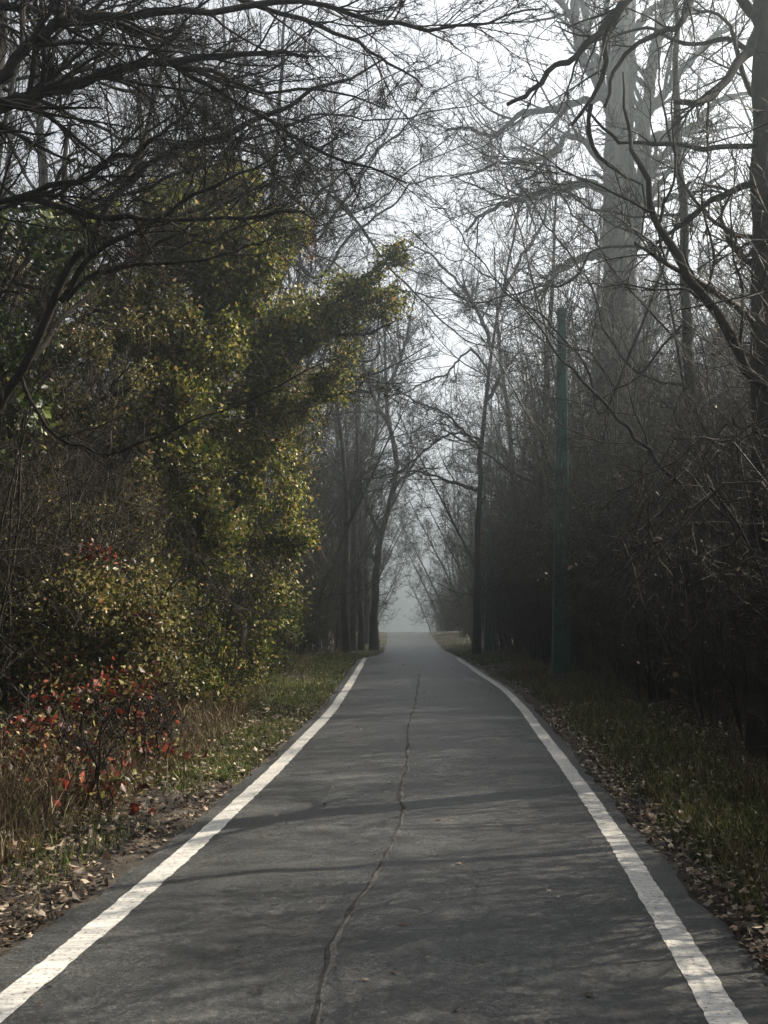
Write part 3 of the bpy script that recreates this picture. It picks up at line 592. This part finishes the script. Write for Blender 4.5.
# ------------------------------------------------------------------ vine covered trees on the left
def vine_tree(name, label, base, trunk_pts, limbs, clumps, seed, lsize=0.068, mat=M_ivy, cat='tree', rmin=.004, extra=None, r0=.12, gap=.37):
    g = np.random.default_rng(seed)
    trunk = [(base[0], base[1], gz(*base) - .2, r0)] + trunk_pts
    rt = hand_tree(name, label, trunk, limbs, 12, seed, kids=(8, 6, 5, 0), L1=1.0, rmin=rmin, cat=cat, limb_name='limb')
    b = np.array(rt.location); A = Acc(); VN = Acc()
    for (px, py, d, rx_, ry_, rz_, n, sub) in clumps:
        cc = P3(px, py, d) - b
        pts = clump_pts(int(n * 1.15), cc, (rx_, ry_, rz_), g, sub=int(sub * .8), sig=0.10 + .02 * rz_)
        q = pts + b; keep_ = vnoise(q[:, 0] * 2.1 + q[:, 1] * .9, q[:, 2] * 2.3, seed) * .7 + vnoise(q[:, 0] * 5 + q[:, 1] * 2, q[:, 2] * 5, seed + 1) * .3 > gap
        pts = pts[keep_]; n = len(pts)
        leaves(A, pts, lsize, 0.62, g, droop=0.3)
        # woody vines threading the clump
        m = max(30, n // 90); s0 = pts[g.integers(0, n, m)]; P = np.empty((m, 6, 3)); P[:, 0] = s0; dd = unit(g.normal(0, 1, (m, 3)) + [0, 0, -.5])
        for s in range(1, 6): dd = unit(dd + g.normal(0, .3, (m, 3)) + [0, 0, -.12]); P[:, s] = P[:, s - 1] + dd * g.uniform(.1, .28, (m, 1))
        VN.tube(P, np.full((m, 6), rmin), 3)
    A.build('leaves', mat, rt); VN.build('vines', M_twig, rt)
    if extra: extra(rt, b, g)
    return rt
# domed crown upper left
def orange_spray(rt, b, g):
    a = Acc(); pts = np.array([P3(310, y, 15.5) for y in g.uniform(218, 262, 120)]) + g.normal(0, .05, (120, 3)) - b; leaves(a, pts, .06, .5, g, droop=1.0)
    a.build('orange_leaves', M_orange, rt)
    a = Acc(); pts = P3(137, 256, 13.6) + g.normal(0, 1, (60, 3)) * [.10, .1, .08] - b; leaves(a, pts, .11, .6, g)
    a.build('orange_leaves', M_orange, rt)
vine_tree('vine_covered_tree', 'tree under a dome of yellow green climbing leaves on the upper left', (-2.9, 14.2), [Q(205, 560, 14.3, .11), Q(190, 430, 14.4, .10), Q(195, 330, 14.5, .08), Q(215, 240, 14.6, .05), Q(225, 190, 14.6, .03)],
  [([(195, 400, 14.4), (150, 340, 14.2), (110, 300, 14), (80, 260, 14)], .05, .015), ([(195, 330, 14.5), (250, 280, 14.6), (290, 250, 14.8)], .05, .015), ([(190, 440, 14.4), (120, 450, 13.8), (60, 440, 13.4), (0, 430, 13)], .06, .02)],
  [(220, 205, 14.8, .95, .9, .50, 11000, 110), (155, 225, 14.4, .75, .8, .50, 7000, 80), (265, 240, 14.9, .55, .7, .55, 6000, 70), (190, 275, 14.5, 1.25, .9, .55, 12000, 120), (130, 290, 14.1, .7, .8, .5, 5000, 60), (260, 300, 14.8, .8, .8, .45, 7000, 80), (185, 340, 13.8, .9, .7, .6, 9000, 110), (170, 410, 13.7, .8, .6, .7, 7000, 100), (205, 520, 13.9, .35, .25, .9, 3000, 50), (180, 470, 13.7, .5, .4, .6, 3000, 60), (215, 250, 14.0, 1.0, .6, .5, 9000, 110), (100, 230, 13.8, .6, .6, .4, 4000, 60)],
  51, extra=orange_spray)
# arm that reaches out over the path
vine_tree('vine_covered_tree', 'leafy vine laden tree arm reaching out toward the middle above the path', (-2.5, 16.6), [Q(232, 560, 16.6, .10), Q(240, 460, 16.6, .09), Q(262, 380, 16.6, .075), Q(300, 330, 16.6, .06), Q(345, 295, 16.5, .045), Q(385, 262, 16.4, .03), Q(405, 240, 16.4, .015)],
  [([(300, 330, 16.6), (340, 335, 16.4), (375, 330, 16.3), (398, 320, 16.3)], .04, .012), ([(345, 295, 16.5), (365, 305, 16.4), (390, 300, 16.4)], .03, .01), ([(385, 262, 16.4), (400, 250, 16.3), (412, 262, 16.2)], .02, .006)],
  [(350, 302, 16.5, .5, .6, .32, 3800, 60), (388, 296, 16.3, .28, .4, .5, 2000, 40), (398, 252, 16.3, .18, .3, .25, 900, 30), (300, 325, 16.6, .75, .8, .45, 7500, 90), (345, 340, 16.6, .55, .7, .3, 2000, 45), (255, 360, 16.6, .9, .9, .6, 9000, 100), (310, 365, 16.7, .6, .6, .5, 5000, 80), (285, 400, 16.8, .6, .6, .6, 5000, 80), (330, 385, 17, .4, .5, .35, 1500, 40)],
  53, mat=M_ivy, lsize=.062)
# long curtain hanging to the verge
vine_tree('vine_covered_tree', 'broad trunk hidden by a green curtain of vines hanging down to the left verge', (-2.55, 17.6), [Q(235, 560, 17.6, .16), Q(225, 460, 17.6, .13), Q(220, 390, 17.6, .1), Q(210, 350, 17.6, .05)],
  [([(225, 460, 17.6), (270, 430, 17.4), (310, 420, 17.3)], .04, .012), ([(228, 520, 17.6), (270, 530, 17.3), (308, 528, 17.1)], .035, .01)],
  [(225, 430, 17.2, .5, .6, .9, 7000, 90), (240, 520, 17.2, .45, .5, 1.0, 7500, 90), (262, 600, 17.0, .5, .5, .8, 6000, 80), (290, 430, 17.4, .4, .5, .7, 3200, 60), (290, 535, 17.1, .42, .4, .28, 3200, 45), (215, 630, 16.6, .5, .5, .7, 6000, 80), (235, 670, 16.4, .6, .6, .4, 4500, 70), (160, 400, 16.4, .9, .6, .9, 8000, 100), (170, 520, 15.4, .9, .6, .9, 9000, 120), (205, 470, 16.0, .7, .5, .9, 9000, 110), (255, 470, 16.6, .5, .5, .8, 7000, 90), (205, 580, 15.8, .6, .5, .7, 7000, 90), (275, 500, 16.8, .4, .5, .7, 4000, 70)],
  55, lsize=.06)
vine_tree('vine_covered_tree', 'tangled tree with sparse olive yellow leaves filling the left side behind the leaning trunk', (-4.6, 12.6), [Q(20, 560, 12.6, .12), Q(30, 430, 12.6, .1), Q(50, 330, 12.6, .08), Q(60, 220, 12.6, .05), Q(70, 120, 12.6, .02)],
  [([(30, 430, 12.6), (100, 400, 12.5), (160, 390, 12.4)], .05, .015), ([(50, 330, 12.6), (0, 280, 12.5), (-40, 250, 12.4)], .05, .015), ([(50, 340, 12.6), (110, 300, 12.6), (150, 240, 12.8)], .04, .012)],
  [(40, 330, 12.6, .9, .9, .8, 5000, 110), (90, 380, 12.5, .9, .9, .7, 6000, 120), (40, 450, 12.4, .9, .9, .8, 6000, 120), (110, 470, 12.3, .8, .8, .7, 5000, 110), (60, 540, 12.2, .9, .8, .6, 4000, 90), (150, 330, 13.5, .7, .8, .6, 6000, 90), (60, 260, 12.8, .6, .8, .5, 2500, 60), (150, 560, 12.8, .5, .7, .8, 3500, 70)],
  58, lsize=.05, mat=M_olive)
vine_tree('vine_covered_tree', 'slender tree with rusty olive leaves behind the vine curtain, nearest the mist', (-2.9, 21.5), [Q(290, 560, 21.5, .12), Q(295, 450, 21.5, .1), Q(300, 350, 21.5, .06)],
  [([(295, 450, 21.5), (320, 430, 21), (335, 400, 21)], .04, .012)],
  [(290, 480, 21, .5, .6, 1.2, 3000, 70), (305, 400, 21, .5, .6, .9, 2500, 60), (280, 580, 21, .5, .6, 1.0, 3500, 70)],
  59, lsize=.055, mat=M_olive)
# darker leafy tree at the far left edge, near
vine_tree('broadleaf_tree', 'dark green leaved small tree cut off by the left edge', (-4.2, 8.8), [Q(-60, 560, 8.9, .08), Q(-40, 400, 8.9, .06), Q(-20, 300, 8.9, .04), Q(10, 220, 8.9, .02)],
  [([(-40, 400, 8.9), (0, 380, 8.8), (30, 360, 8.8)], .02, .006), ([(-20, 300, 8.9), (10, 290, 8.8), (40, 300, 8.8)], .02, .006)],
  [(5, 250, 9.1, .3, .5, .35, 900, 40), (15, 330, 9.1, .28, .5, .35, 1000, 40), (0, 400, 9.1, .35, .5, .5, 1300, 40), (50, 260, 9.4, .35, .5, .4, 700, 40)],
  57, lsize=.075, mat=M_dgreen, rmin=.0025, r0=.07)

# bushes on the left verge
def leaf_bush(name, label, x, y, clumps, seed, mat, lsize, H, red=None, twig_n=14):
    g = np.random.default_rng(seed); z = gz(x, y)
    rt = bare_shrub(name, H, twig_n, seed, spread=.75, n1=10, n2=6, n3=3, arch=.8, rs=.011)
    rt.location = (x, y, z); b = np.array([x, y, z]); A = Acc()
    for (px, py, d, rx_, ry_, rz_, n, sub) in clumps:
        pts = clump_pts(n, P3(px, py, d) - b, (rx_, ry_, rz_), g, sub=sub, sig=.09); pts = pts[pts[:, 2] > .03]; leaves(A, pts, lsize, .62, g, droop=.2)
    A.build('leaves', mat, rt)
    if red is not None:
        A = Acc()
        for (px, py, d, s, n) in red: leaves(A, P3(px, py, d) - b + g.normal(0, 1, (n, 3)) * [s, s, s * .6], lsize * 1.25, .7, g)
        A.build('red_leaves', M_red, rt)
    tag(rt, label, 'bush'); return rt
leaf_bush('leafy_bush', 'rounded brown olive bush with a spray of red leaves on top, left of the path', -2.9, 10.6, [(85, 610, 10.4, .85, .7, .55, 7000, 110), (130, 610, 10.4, .5, .5, .5, 3800, 60), (40, 640, 10.2, .8, .6, .6, 5000, 80), (150, 670, 10.3, .45, .5, .45, 3500, 60), (100, 690, 10.2, .8, .5, .35, 4500, 80)], 61, M_olive, .045, 2.0, red=[(88, 550, 10.3, .08, 60), (105, 556, 10.3, .07, 45), (145, 615, 10.1, .06, 30)], twig_n=18)
leaf_bush('leafy_bush', 'yellow green leafy bush tumbling onto the left verge beneath the vine curtain', -2.4, 13.4, [(185, 640, 13.2, .5, .5, .6, 4500, 70), (205, 690, 13.1, .45, .5, .35, 3200, 50), (160, 600, 13.2, .4, .5, .6, 3000, 60)], 63, M_ivy, .05, 2.0)
leaf_bush('leafy_bush', 'small grey green bush at the foot of the vine curtain, farthest along the left verge', -2.15, 20.0, [(262, 650, 19.8, .5, .5, .5, 3000, 50), (285, 620, 20, .35, .4, .5, 1800, 40)], 65, M_ivyg, .05, 1.8)
for k, (px, py, d, lab) in enumerate([(75, 715, 9.4, 'low bramble with dark red leaves at the foot of the rounded bush'), (120, 742, 9.3, 'red leaved bramble nearest the path on the left verge'), (60, 775, 8.0, 'scarlet leaved bramble sprig in the dry grass at the lower left'), (28, 745, 8.2, 'orange red bramble close to the left edge of the picture'), (125, 700, 9.6, 'dark red bramble leaning against the right flank of the rounded bush'), (150, 765, 9.0, 'small rust red bramble shoot nearest the white line'), (95, 800, 7.4, 'single red bramble stem rising from the leaf litter'), (60, 690, 9.8, 'crimson bramble climbing the middle of the rounded bush')]):
    p = P3(px, py, d); x = p[0]; s = leaf_bush('bramble', lab, x, d, [(px, py, d, .34, .3, .2, 420, 40)], 70 + k, M_olive, .05, .75, red=[(px + 5, py - 15, d, .17, 100), (px - 18, py + 5, d, .19, 85), (px + 20, py + 12, d, .16, 70)], twig_n=5)
    s['category'] = 'bramble'

# ------------------------------------------------------------------ rows of shrubs and forest trees
M_stem_pale = bark_mat('stem_pale', [(0.35, (0.012, 0.011, 0.009)), (0.65, (0.11, 0.097, 0.082))], 5, 1.0, 0.0, 0.5)
shrubs = [bare_shrub('bare_shrub', 4.4, 15, 101, .42, n1=10, n2=7, n3=3, mat=M_stem_pale, rs=.014), bare_shrub('bare_shrub', 3.4, 17, 102, .75, n1=10, n2=7, n3=3, arch=1.0, tm=M_twig),
          bare_shrub('bare_shrub', 5.2, 10, 103, .35, n1=11, n2=6, n3=3, leafn=90, mat=M_bark, lmat=M_olive), bare_shrub('bare_shrub', 2.4, 16, 104, .85, n1=8, n2=6, n3=3, arch=.9, leafn=160, lmat=M_brown, mat=M_stem_pale)]
ONES = ['', 'first', 'second', 'third', 'fourth', 'fifth', 'sixth', 'seventh', 'eighth', 'ninth', 'tenth', 'eleventh', 'twelfth', 'thirteenth', 'fourteenth', 'fifteenth', 'sixteenth', 'seventeenth', 'eighteenth', 'nineteenth']
def ordinal(n):
    if n < 20: return ONES[n]
    tens = ['', '', 'twent', 'thirt', 'fort', 'fift']
    return tens[n // 10] + ('ieth' if n % 10 == 0 else 'y ' + ONES[n % 10])
g = np.random.default_rng(900)
ROWS = []   # side, row name, [(x, y, variant, scale)]
def row(side, name, ys_, xo, jx, vs, sc):
    ROWS.append((side, name, [((rx(y) + xo + g.uniform(*jx)) if side == 'right' else (lx(y) - xo - g.uniform(*jx)), y, int(g.choice(vs)), g.uniform(*sc)) for y in ys_]))
row('right', 'front row', np.arange(5.0, 34, .9), 1.9, (-.1, .5), [0, 1, 3, 1], (.75, 1.05))
row('right', 'second row', np.arange(6, 40, 1.05), 3.5, (-.4, .9), [0, 2, 2, 1], (1.0, 1.3))
row('right', 'third row', np.arange(9, 40, 1.7), 5.8, (-.6, 1.8), [0, 2, 1], (1.1, 1.6))
row('right', 'fourth row', np.arange(10, 46, 2.1), 8.3, (-.6, 1.2), [0, 3, 1, 2], (1.1, 1.5))
row('right', 'fifth row', np.arange(13, 50, 2.6), 11.0, (-.6, 2), [0, 3, 1, 2], (1.3, 1.9))
row('right', 'tall sapling row', [6, 7.6, 14.8, 16.5, 18.4, 20.3, 22.4, 24.5, 26.8, 29], 6.6, (-.5, 1.0), [2, 0], (1.5, 2.0))
row('right', 'tall misty row', np.arange(25, 47, 2.5), 3.6, (-.4, 1.2), [2, 0], (2.0, 2.7))
row('right', 'tall rear misty row', np.arange(32, 50, 2.5), 7.5, (-1, 3), [2, 0], (2.2, 2.9))
row('left', 'sparse near row', [8.6, 9.9, 11.2], 2.5, (0, .3), [2, 0], (.75, .95))
row('right', 'misty row', np.arange(34.5, 96, 2.5), 2.0, (-.2, .9), [0, 1, 3, 2], (.8, 1.2))
row('right', 'rear misty row', np.arange(34, 90, 3.0), 4.0, (-.2, 1.8), [0, 2], (1.2, 1.9))
row('left', 'front row', np.arange(6.5, 22, 1.0), 3.0, (0, .8), [0, 1, 3, 1], (.75, 1.0))
row('left', 'second row', np.arange(8, 34, 1.1), 4.4, (0, 1.4), [0, 2, 1], (1.0, 1.5))
row('left', 'third row', np.arange(9, 40, 2.0), 6.6, (0, 2), [0, 2, 1], (1.4, 2.0))
row('left', 'fourth row', np.arange(11, 46, 2.6), 9.3, (-.6, 2), [0, 3, 1, 2], (1.3, 1.9))
row('left', 'misty row', np.arange(21, 100, 2.1), 1.9, (-.1, 1.2), [0, 1, 3, 2], (.8, 1.15))
row('left', 'rear misty row', np.arange(34, 90, 3.0), 4.0, (-.2, 1.8), [0, 2], (1.2, 1.9))
row('right', 'unseen shading row around the camera', np.arange(-10, 4.5, 2.4), 2.6, (-.2, .8), [0, 1, 2], (1.0, 1.4))  # unseen shrubs added to keep open skylight off the path
row('left', 'unseen shading row around the camera', np.arange(-10, 5.5, 2.4), 3.0, (-.2, .8), [0, 1, 2], (1.0, 1.4))  # left counterpart, likewise added out of view to block skylight
used = set()
for side, rn, items in ROWS:
    for i, (x, y, v, s) in enumerate(items):
        o = shrubs[v] if v not in used else copy_tree(shrubs[v]); used.add(v)
        kindw = ['upright twiggy', 'arching tangled', 'tall thin stemmed', 'low brown leaved'][v]; tall = 'tall' in rn
        if tall: o.name = 'bare_sapling'
        put(o, x, y, g.uniform(0, 6.28), s, f"{kindw} {'sapling' if tall else 'shrub'}, {ordinal(i + 1)} back in the {side} thicket, {rn}", 'sapling' if tall else 'shrub', f"bare {'saplings' if tall else 'shrubs'} in the {side} thicket, {rn}", .02)

trees = [bare_tree('bare_tree', 14, .15, (0.8, 0.2), .22, 16, 8, 6, 3, seed=201), bare_tree('bare_tree', 17, .19, (-.6, .6), .30, 16, 8, 6, 3, seed=202),
         bare_tree('bare_tree', 11, .08, (1.2, -.4), .12, 20, 8, 6, 3, ang=(25, 55), spread=.42, seed=203), bare_tree('bare_tree', 15, .12, (-1.0, .3), .16, 20, 8, 6, 3, ang=(30, 65), spread=.4, seed=204, leafn=250)]
TROWS = []
def trow(side, name, ys_, xo, jx): TROWS.append((side, name, [((rx(y) + xo + g.uniform(*jx)) if side == 'right' else (lx(y) - xo - g.uniform(*jx)), y) for y in ys_]))
trow('right', 'front row', [23, 27, 33, 38, 41, 43, 46, 49, 52, 55, 58, 61, 65, 70, 75, 80, 85, 90, 96, 102, 110], 2.7, (-.3, .9))
trow('right', 'second row', [17.5, 22, 26, 31, 35, 38, 41, 43.5, 46, 49, 52, 55, 80, 86, 92, 100], 5.2, (-1.2, 1.2))
trow('right', 'third row', [18, 20, 24, 29, 34, 37, 41, 45, 50, 54, 84, 92, 100], 9, (-1.5, 2))
trow('right', 'rear row', [20, 27, 34, 41, 48, 56, 82, 92, 104], 14.5, (-2, 3))
trow('left', 'front row', [22, 25, 28, 31, 33.5, 36, 38.5, 41, 43.5, 46, 49, 52, 55, 58, 61, 65, 70, 75, 80, 85, 90, 96, 102, 110], 2.3, (-.2, .8))
trow('left', 'row on the verge', [37, 41.5, 43.5, 48, 53], 1.0, (-.1, .7))
trow('left', 'second row', [12.5, 16, 20, 23, 26, 28, 30.5, 33, 35.5, 38, 42, 45, 48, 50, 53, 56, 59, 62, 66, 70, 75, 80, 86, 92, 100], 4.8, (-.8, 1.4))
trow('left', 'third row', [8, 11, 15, 18, 20, 23, 26, 29, 33, 36, 40, 44, 48, 53, 58, 63, 68, 76, 84, 92, 100], 8.5, (-1.5, 2))
trow('left', 'rear row', [14, 20, 27, 34, 41, 48, 56, 64, 72, 82, 92, 104], 14, (-2, 3))
trow('right', 'unseen sun blocking row', [4.5, 7], 7.0, (0, 1.5)); trow('right', 'unseen outer sun blocking row', [5.5, 8], 11.0, (0, 2))  # unseen trees added to keep the sun off the near path
trow('left', 'unseen shading row around the camera', np.arange(-22, 5, 3.2), 3.8, (0, 1.5)); trow('right', 'unseen shading row around the camera', np.arange(-22, 3, 3.2), 4.4, (0, 1.5))  # trees out of view, added to cut skylight around the camera
trow('left', 'unseen rear shading row behind camera', np.arange(-22, 5, 3.6), 9, (0, 3)); trow('right', 'unseen rear shading row behind camera', np.arange(-22, 5, 3.6), 10, (0, 3))  # deeper rows out of view, added to block more of the sky
used = set()
for side, rn, items in TROWS:
    i = 0
    for (x, y) in items:
        if y > 78: x += math.copysign(.3 + (y - 78) * .03, x)
        if 0.155 < x / max(y, 1) < 0.2 and 0 < y < 19: continue          # nothing stands in front of the green pole
        if 0.185 < x / max(y, 1) < 0.275 and 0 < y < 29.5: continue      # keep the view of the big oak open
        i += 1; v = int(g.integers(0, 4)); o = trees[v] if v not in used else copy_tree(trees[v]); used.add(v)
        kindw = ['broad crowned', 'tall straight', 'slim leaning', 'sparse leaved'][v]
        put(o, x, y, g.uniform(0, 6.28), g.uniform(.8, 1.1), f'{kindw} bare tree, {ordinal(i)} back in the {side} wood\'s {rn}', 'tree', f'bare trees in the {side} wood, {rn}', .1)
arch = bare_tree('bare_tree', 9.5, .085, (4.2, 0), .22, 22, 8, 6, 3, ang=(25, 60), spread=.36, seed=207, mist=1.3, up=.03)
first = True
for side, ys_ in (('right', [40, 52, 63, 72, 82, 93, 103]), ('left', [34, 48, 58, 68, 78, 88, 98])):
    for i, y in enumerate(ys_):
        o = arch if first else copy_tree(arch); first = False
        x = rx(y) + g.uniform(1.6, 2.6) if side == 'right' else lx(y) - g.uniform(1.4, 2.4)
        put(o, x, y, (math.pi if side == 'right' else 0) + g.uniform(-.5, .5), g.uniform(.8, 1.1), f'slender bare tree bowed over the path from the {side}, {ordinal(i + 1)} back in its row', 'tree', f'bare trees bowed over the path from the {side}', .1)
for k in range(60):
    v = int(g.integers(0, 4)); a_ = g.uniform(-.22, .28); a_ += np.sign(a_ - .03) * .05; y = g.uniform(112, 175)
    put(copy_tree(trees[v]), a_ * y, y, g.uniform(0, 6.28), g.uniform(.85, 1.15), 'faint bare tree beyond the far end of the path, almost lost in mist', 'tree', 'faint trees beyond the end of the path', .1)

# ------------------------------------------------------------------ grass, weeds and fallen leaves
def blades(name, X, Y, h, wd, mat, label, cat, lean=.45, g=None):
    g = g or rng; n = len(X); Z = ground_z(X, Y); base = np.stack([X, Y, Z - .01], -1)
    hh = h * g.uniform(.4, 1.25, n); a = g.uniform(0, 6.28, n); sd_ = np.stack([np.cos(a), np.sin(a), 0 * a], -1); b_ = g.uniform(0, 6.28, n); ln = np.stack([np.cos(b_), np.sin(b_), 0 * b_], -1) * (g.uniform(.1, 1, n) * lean * hh)[:, None]
    up = np.stack([0 * hh, 0 * hh, hh], -1); w_ = (wd * g.uniform(.6, 1.3, n))[:, None]
    V = np.stack([base - sd_ * w_, base + sd_ * w_, base + up * .55 + ln * .35 + sd_ * w_ * .8, base + up * .55 + ln * .35 - sd_ * w_ * .8, base + up * .93 + ln], 1).reshape(-1, 3)
    k = np.arange(n)[:, None] * 5
    o = mesh_np(name, V, [k + [0, 1, 2, 3], k + [3, 2, 4]], mat, smooth=False); tag(o, label, cat, kind='stuff'); return o
def scatter(side, n, y0, y1, o0, o1, thr=0.35, seed=0, pw=1.6, nf=1.2):
    g = np.random.default_rng(seed)
    y = y0 + (y1 - y0) * g.random(n * 2) ** pw; o_ = o0 + (o1 - o0) * g.random(n * 2)
    x = np.where(side > 0, rx(y) + marg(y) + .05 + o_, lx(y) - marg(y) - .06 - o_)
    m = vnoise(x * nf, y * nf, seed) + .35 * g.random(n * 2) > thr + .15
    return x[m][:n], y[m][:n]
gg = np.random.default_rng(77)
def cat2(*a): return np.concatenate([q[0] for q in a]), np.concatenate([q[1] for q in a])
X, Y = cat2(scatter(-1, 52000, 8.5, 34, -.02, 1.9, .22, 11), scatter(-1, 10000, 4, 12, .15, 1.8, .5, 12), scatter(1, 30000, 4.5, 30, .12, 1.6, .42, 13), scatter(1, 9000, 28, 64, 0, 1.8, .4, 14), scatter(-1, 9000, 32, 64, 0, 1.8, .4, 15))
blades('grass', X, Y, .10, .0045, M_grass, 'short green grass growing along both verges of the path', 'grass', .6, gg)
X, Y = cat2(scatter(-1, 22000, 4.5, 13, .5, 3.2, .36, 16), scatter(1, 22000, 4.5, 20, .2, 2.4, .38, 17), scatter(-1, 6000, 14, 40, .8, 2.6, .4, 18), scatter(1, 6000, 18, 50, .8, 2.6, .4, 19))
blades('dry_grass', X, Y, .19, .0035, M_straw, 'dry brown grass and weeds between the verges and the bushes', 'dry grass', .7, gg)
X, Y = scatter(-1, 9000, 5.2, 13.5, .75, 2.6, .40, 33, nf=.9)
blades('brown_weeds', X, Y, .31, .0042, M_weed, 'tall rusty brown weeds in front of the rounded bush on the left', 'weeds', .95, gg)
X, Y = scatter(1, 9000, 6.0, 20, .25, 1.3, .50, 34, nf=.8)
blades('lush_grass', X, Y, .16, .0055, M_grass, 'brighter tussocky green grass on the right verge before the green pole', 'grass', .8, gg)
def litter(name, parts, mat, label, size, dz=.015):
    X, Y = cat2(*parts); n = len(X); A = Acc(); C = np.stack([X, Y, ground_z(X, Y) + dz + gg.uniform(0, 1, n) ** 2 * .09], -1)
    leaves(A, C, size, .7, gg, flat=.55); o = A.build(name, mat, None, False); tag(o, label, 'fallen leaves', kind='stuff')
litter('leaf_litter', [scatter(-1, 26000, 3.6, 14, -.05, 2.6, .12, 20, 1.8), scatter(1, 30000, 3.8, 14, -.05, 2.2, .1, 21, 1.8), scatter(-1, 6000, 12, 40, -.05, 2.5, .3, 22), scatter(1, 6000, 12, 40, -.05, 2.5, .3, 23)], M_brown, 'brown fallen leaves littering the verges beside the asphalt', .038)
n = 170; Y = 3.8 + 26 * gg.random(n) ** 1.5; X = lx(Y) + (rx(Y) - lx(Y)) * gg.random(n); A = Acc(); leaves(A, np.stack([X, Y, road_z(X, Y) + .012], -1), .028, .7, gg, flat=.9)
tag(A.build('stray_leaves', M_brown, None, False), 'few stray pale leaves lying on the asphalt', 'fallen leaves', kind='stuff')
for k, (x, y, lab) in enumerate([(rx(19.6) + .75, 19.6, 'tawny dry grass tuft just before the nearer green pole'), (rx(7.3) + 1.25, 7.3, 'rusty dry grass tuft on the near right verge'), (lx(6.6) - 1.35, 6.6, 'yellow green grass tuft at the lower left edge of the picture')]):
    n = 420; g5 = np.random.default_rng(k + 40); X = x + g5.normal(0, .16, n); Y = y + g5.normal(0, .16, n)
    o = blades('grass_tuft', X, Y, [.34, .26, .2][k], .005, [M_straw, M_straw, M_grass][k], lab, 'grass tuft', .9, g5); o['kind'] = 'thing'
# weed stalks on the left verge
X, Y = scatter(-1, 500, 5.5, 14, .8, 2.6, .3, 30); n = len(X); P = np.empty((n, 6, 3)); P[:, 0] = np.stack([X, Y, ground_z(X, Y)], -1); d_ = unit(gg.normal(0, .3, (n, 3)) + [0, 0, 1])
for s in range(1, 6): d_ = unit(d_ + gg.normal(0, .12, (n, 3))); P[:, s] = P[:, s - 1] + d_ * gg.uniform(.05, .14, (n, 1))
rd = np.full((n, 6), .0028); A = Acc(); A.tube(P, rd, 3); p1, q1 = grow(P, rd, 5, .2, .3, 1, (30, 60), 4, .2, (0, 0, .1), .7, .0018); A.tube(p1, q1, 3)
leaves(A, p1[:, -1], .03, .6, gg); tag(A.build('weed_stalks', M_straw), 'thin dead weed stalks standing in the dry grass on the left verge', 'weeds', kind='stuff')

# ------------------------------------------------------------------ haze
hv = bpy.data.meshes.new('haze'); x0, x1, y0, y1, z0, z1 = -165, 165, -45, 305, -8, 24
hv.from_pydata([(x, y, z) for z in (z0, z1) for y in (y0, y1) for x in (x0, x1)], [], [(0, 2, 3, 1), (4, 5, 7, 6), (0, 1, 5, 4), (2, 6, 7, 3), (0, 4, 6, 2), (1, 3, 7, 5)])
m, t = newmat('haze'); o = N(t, 'ShaderNodeOutputMaterial'); pv = N(t, 'ShaderNodeVolumePrincipled'); pv.inputs['Color'].default_value = (0.61, 0.70, 0.73, 1); pv.inputs['Density'].default_value = HAZE; pv.inputs['Anisotropy'].default_value = 0.86
pv.inputs['Density Attribute'].default_value = ''
t.links.new(pv.outputs[0], o.inputs['Volume']); hv.materials.append(m)
ho = bpy.data.objects.new('haze', hv); COL.objects.link(ho); tag(ho, 'pale morning mist filling the wood', 'mist', kind='stuff')
for o in bpy.data.objects:
    if o.type == 'MESH' and not o.users_collection: pass
print('tris', sum(len(o.data.polygons) for o in bpy.data.objects if o.type == 'MESH'))
